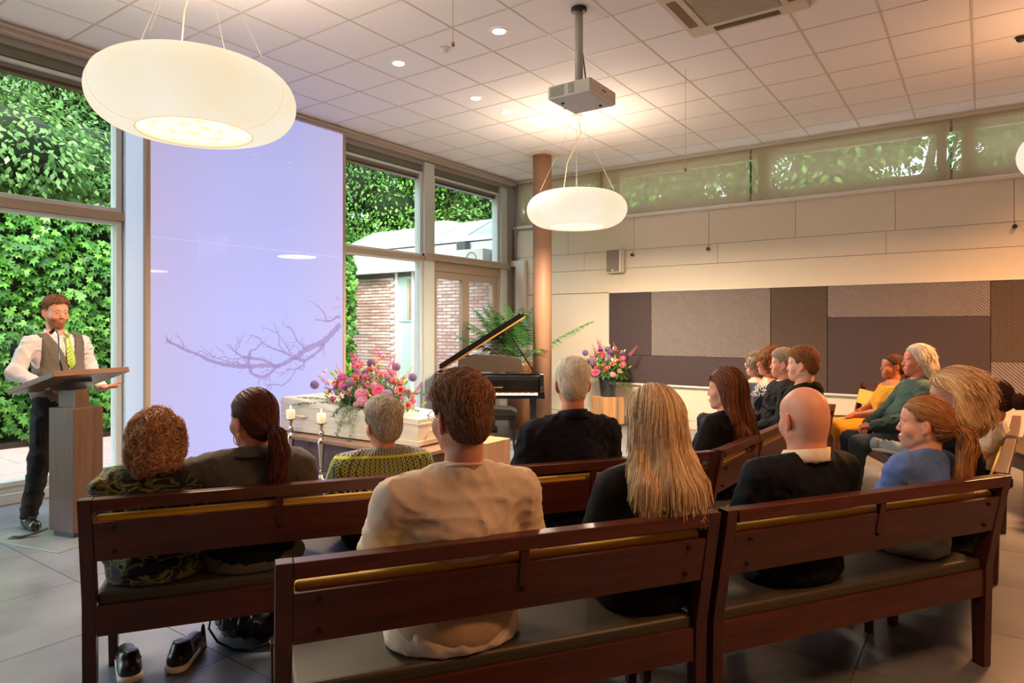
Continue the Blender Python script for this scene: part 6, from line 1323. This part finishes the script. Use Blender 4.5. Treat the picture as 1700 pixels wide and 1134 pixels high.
p=(-.117,3.98); person('woman with a voluminous blonde bob in a black sweater',p,R(87),look(p,90),1.150,1.06,1.02,(222,156,126),
    ('bob',[(230,194,144),(206,166,118),(244,214,168),(180,138,94)],8000,T(L=.2,t=.020,w=1.12)),T(mat=cloth('black_sweater',(15,15,16),.9,200,.4),inf=.024,hem=-.04,skirt=True,name='sweater',neck=.06),T(mat=cloth('aubergine_trousers',(42,34,46))),seed=14,fem=1)
p=(.045,5.20); person('dark-haired woman with a low bun in a white sleeveless top',p,R(87),look(p,62),1.05,.96,.94,(206,140,110),
    ('bun',[(70,36,26),(92,48,32),(50,28,22)],2600,T(L=.14,tz=.0,r=.05)),T(mat=cloth('white_top',(224,214,202)),inf=.012,sleeve=.30,hem=0,name='top',neck=.0),T(mat=MATS['dark_jeans']),seed=15,fem=1,res=.0062)
p=(-.456,6.69); person('white-haired man with long swept-back hair in a dark green shirt, hands clasped',p,R(115),look(p,98),1.215,1.07,1.16,(218,138,112),
    ('slick',[(238,226,204),(218,204,180),(250,240,222)],2600,T(L=.12,t=.010,fr=.008)),T(mat=cloth('green_shirt',(54,84,78),.8,300,.15),inf=.020,hem=-.05,skirt=True,name='shirt',collar=(cloth('green_shirt_collar',(50,78,74)),.098,.02,.03)),T(mat=cloth('blue_jeans',(62,80,92),.9,200,.3,.1,12,.2)),seed=16,belly=.05,hands=1,
    arms=T(wrL=V3(-.07,.33,.66),wrR=V3(.07,.33,.66),hdL=V3(.8,.6,-.2),hdR=V3(-.8,.6,-.2),curlL=.7,curlR=.7,elL=V3(-.27,.10,.76),elR=V3(.27,.10,.76)))
p=(-.72,7.49); yl=person('woman in a mustard yellow dress with a gold watch, hands on her lap',p,R(115),look(p,108),1.12,.97,.92,(186,118,80),
    ('pony',[(64,40,28),(96,60,38),(140,92,56)],2200,T(L=.10,tz=-.03)),T(mat=cloth('mustard_dress',(222,158,28),.8,300,.1,.3),inf=.010,sleeve=.9,hem=-.02,name='dress',neck=.0,fold=.006),T(mat=MATS['mustard_dress'],skirt=True,t1=1.12,name='skirt',fold=.006),seed=17,fem=1,res=.0062,hands=1,lips=srgb(150,36,40),
    arms=T(wrL=V3(-.02,.30,.64),wrR=V3(.08,.27,.64),hdL=V3(.3,.9,-.35),hdR=V3(-.5,.85,-.2),elL=V3(-.22,.06,.72),elR=V3(.22,.06,.72)))

# speaker standing behind the lectern
p=(-5.95,2.23); spk_=person('smiling bearded man in grey vest and lime striped tie standing at the lectern',p,R(13-90),R(3),1.614,1.0,1.10,(226,158,126),
    ('short',[(132,88,58),(160,110,74),(104,68,46)],3600,T(t=.013,tl=.010,curl=.001,fr=.006)),T(mat=cloth('pale_pink_shirt',(236,220,216),.8,300,.15),inf=.013,hem=.02,name='shirt',vest=cloth('grey_brown_vest',(110,100,88),.8,400,.2),collar=(cloth('pale_pink_collar',(240,226,222),.7,300,.1),.090,.020,.034),neck=.02,fold=.011),
    T(mat=cloth('dark_grey_trousers',(52,50,50),.8,300,.2),t1=1.98,inf=.018,fold=.008),seed=21,stand=dict(zb=.90),beard=srgb(150,88,54),brow=(120,80,56),res=.0045,hands=1,pitch=-.05,
    legs=T(hpL=V3(-.09,0,.94),hpR=V3(.09,0,.94),knL=V3(-.13,.03,.50),knR=V3(.18,.05,.50),anL=V3(-.15,-.03,.09),anR=V3(.26,.04,.09),toL=V3(-.17,.14,.04),toR=V3(.31,.20,.04)),
    arms=T(elL=V3(-.27,-.03,1.17),elR=V3(.30,-.05,1.17),wrL=V3(-.22,.17,1.02),wrR=V3(.25,.16,1.07),hdL=V3(-.1,1,-.05),hdR=V3(-.5,.85,-.2),pnL=V3(0,0,1),pnR=V3(0,0,-1),curlL=.3,curlR=.4))
root,HM,J,zf=spk_
obj('tie_knot',MB().lathe([(.006,.0),(.013,.008),(.017,.03),(.014,.036)],12,(0,.090,zf(.535))),stripe_mat() if False else mat('lime_silk',srgb(160,194,50),.4),root,smooth=True)
tie=MB(); zt=zf(.545)
for i,(zz,w_,y) in enumerate([(zt,.020,.088),(zt-.03,.017,.104),(zt-.045,.019,.110),(zt-.10,.026,.124),(zt-.17,.032,.138),(zt-.21,.032,.142),(zt-.245,.004,.144)]):
    tie.v+=[(-w_,y-.004,zz),(0,y+.004,zz),(w_,y-.004,zz)]
for i in range(6): tie.f+=[(i*3,i*3+1,i*3+4,i*3+3),(i*3+1,i*3+2,i*3+5,i*3+4)]
def stripe_mat():
    m=bpy.data.materials.new('lime_striped_silk'); m.use_nodes=True; t=m.node_tree; N=t.nodes; L=t.links; b=N['Principled BSDF']; b.inputs['Roughness'].default_value=.4
    tc=N.new('ShaderNodeTexCoord'); w=N.new('ShaderNodeTexWave'); w.bands_direction='DIAGONAL'; w.inputs['Scale'].default_value=26; L.new(tc.outputs['Object'],w.inputs[0]); cr=N.new('ShaderNodeValToRGB'); cr.color_ramp.interpolation='CONSTANT'; e=cr.color_ramp.elements; e[0].color=(*srgb(150,186,40),1); e[1].position=.72; e[1].color=(*srgb(206,220,120),1)
    L.new(w.outputs[0],cr.inputs[0]); L.new(cr.outputs[0],b.inputs['Base Color']); return m
tie_o=obj('tie',tie,stripe_mat(),root,smooth=False); sm=tie_o.modifiers.new('solid','SOLIDIFY'); sm.thickness=.006
# earrings, watch, laces
def hoop(root,HM,side,r,m): obj('earring',MB().tube([HM@Vector((side*.083,-.008+r*math.cos(a),-.045-r+r*math.sin(a))) for a in np.linspace(0,2*PI,25)],.0016,6),m,root,smooth=True)
M_gold=mat('gold_jewel',srgb(226,176,96),.25,metal=1)
hoop(pny[0],pny[1],-1,.022,M_gold); hoop(pny[0],pny[1],1,.022,M_gold)
J=yl[2]; wv=J['wrR']-V3(0,0,0); d=J['wrR']-J['elR']; d/=np.linalg.norm(d); c=J['wrR']-d*.03; a1=np.cross(d,[0,0,1]); a1/=np.linalg.norm(a1); a2=np.cross(a1,d)
obj('wrist_watch',MB().tube([c+(a1*math.cos(t)+a2*math.sin(t))*.031 for t in np.linspace(0,2*PI,25)],.006,6).tube([c+a2*.030,c+a2*.042],.017,16),M_gold,yl[0])
# black leather bag on the floor in front of the near bench
bagm=mat('black_leather',(.014,.014,.014),.35,bump=.5,bump_s=120)
bg=thing('leather_bag','slouchy black woven leather bag with a tassel lying on the floor','bag',(-2.88,1.94,0),R(40))
f=Fld(V3(-.26,-.2,-.02),V3(.26,.2,.26),.009); f.ell((0,0,.09),(.19,.12,.085),.03); f.ell((-.10,-.02,.14),(.07,.07,.07),.05); f.ell((.10,.02,.10),(.09,.10,.08),.04); f.folds(.012,90,4); f.func(lambda X,Y,Z:.003-Z+0*X+0*Y,.004,'i'); V,Q=f.nets()
obj('bag_body',npmesh('bag_body',V,Q,None,True),bagm,bg); obj('strap',MB().tube([(-.16,-.03,.12),(-.185,-.07,.125),(-.18,-.11,.09),(-.13,-.14,.04),(-.05,-.16,.012),(.03,-.165,.01),(.10,-.15,.03),(.14,-.11,.07),(.16,-.06,.12)],.0055,8),bagm,bg,smooth=True)
obj('tassel',MB().lathe([(.003,.11),(.008,.10),(.010,.08),(.018,.0)],10,(-.21,-.10,.0)),bagm,bg); obj('flap',MB().poly([(-.13,-.07,.165),(.0,-.09,.165),(.0,-.128,.09),(-.12,-.122,.08)],(0,.012,.004)),bagm,bg,bevel=.004); 
for k in range(4): obj('chain_ring',MB().tube([(.12+.03*k+.012*math.cos(a),-.15,.03+.012*math.sin(a)) for a in np.linspace(0,2*PI,13)],.003,5),M_gold,bg)
# folded denim jacket on the bench between the man in green and the girl
dj=thing('denim_jacket','pale blue denim jacket with grey lining on the lap of the woman with a bun','jacket',(-.40,5.27,.632),R(-20))
f=Fld(V3(-.3,-.22,-.02),V3(.3,.22,.22),.010); f.ell((0,0,.04),(.19,.13,.045),.03); f.cone((-.16,-.06,.06),(.12,-.10,.05),.035,.03,.02); f.folds(.014,110,8); f.func(lambda X,Y,Z:.002-Z+0*X+0*Y,.004,'i'); V,Q=f.nets()
obj('denim',npmesh('denim',V,Q,None,True),cloth('pale_denim',(150,168,180),.9,200,.3,.1,14,.2),dj); obj('cuff',MB().tube([(-.22,-.06,.065),(-.17,-.062,.06)],[.042,.040],16).tube([(-.221,-.06,.065),(-.225,-.06,.065)],.034,16),MATS['pale_denim'],dj,smooth=True)
obj('lining',MB().poly([(-.2,-.13,.02),(.16,-.15,.02),(.2,-.02,.02),(-.1,.02,.02)],(0,0,.02)),cloth('grey_lining',(176,176,170)),dj,bevel=.008)
# dark coat with a fur trim over the seat of the far right bench
fc_=thing('fur_trimmed_coat','black coat with shaggy brown fur trim heaped at the right edge of the picture','coat',(.46,6.55,.0),R(20))
f=Fld(V3(-.3,-.3,-.02),V3(.3,.3,.75),.014); f.ell((0,0,.35),(.17,.17,.20),.05); f.cone((-.06,-.1,.35),(-.1,-.14,.06),.09,.07,.05); f.ell((0,.05,.15),(.14,.14,.16),.05); f.folds(.014,80,3); f.func(lambda X,Y,Z:.003-Z+0*X+0*Y,.004,'i'); V,Q=f.nets(); obj('coat_body',npmesh('coat_body',V,Q,None,True),MATS['black_coat'],fc_)
h=Fld(V3(-.3,-.3,.3),V3(.3,.3,.75),.012); h.path([(-.16,-.1,.46),(-.05,-.14,.55),(.10,-.08,.56),(.14,.08,.50)],[.06,.07,.07,.05],.03); h.noise(.008,50,2); V,Q=h.nets(); fo_=obj('fur_trim',npmesh('fur_trim',V,Q,np.tile(srgb(96,66,40),(len(V),1)),True),M_hairb,fc_)
obj('fur_strands',npmesh('fur_strands',*strands(h,V,Q,1600,lambda P:np.stack([P[:,0]*0+.3,P[:,1]*0,-.8+0*P[:,0]],1),4,.014,.004,[(120,84,52),(90,62,40),(150,110,70)],5,.002,lift=.02,jit=.6)),M_hair,fo_,kind='stuff')
# wisps of the blonde woman's hair over the top rail of the near bench are part of her hair (see long style)
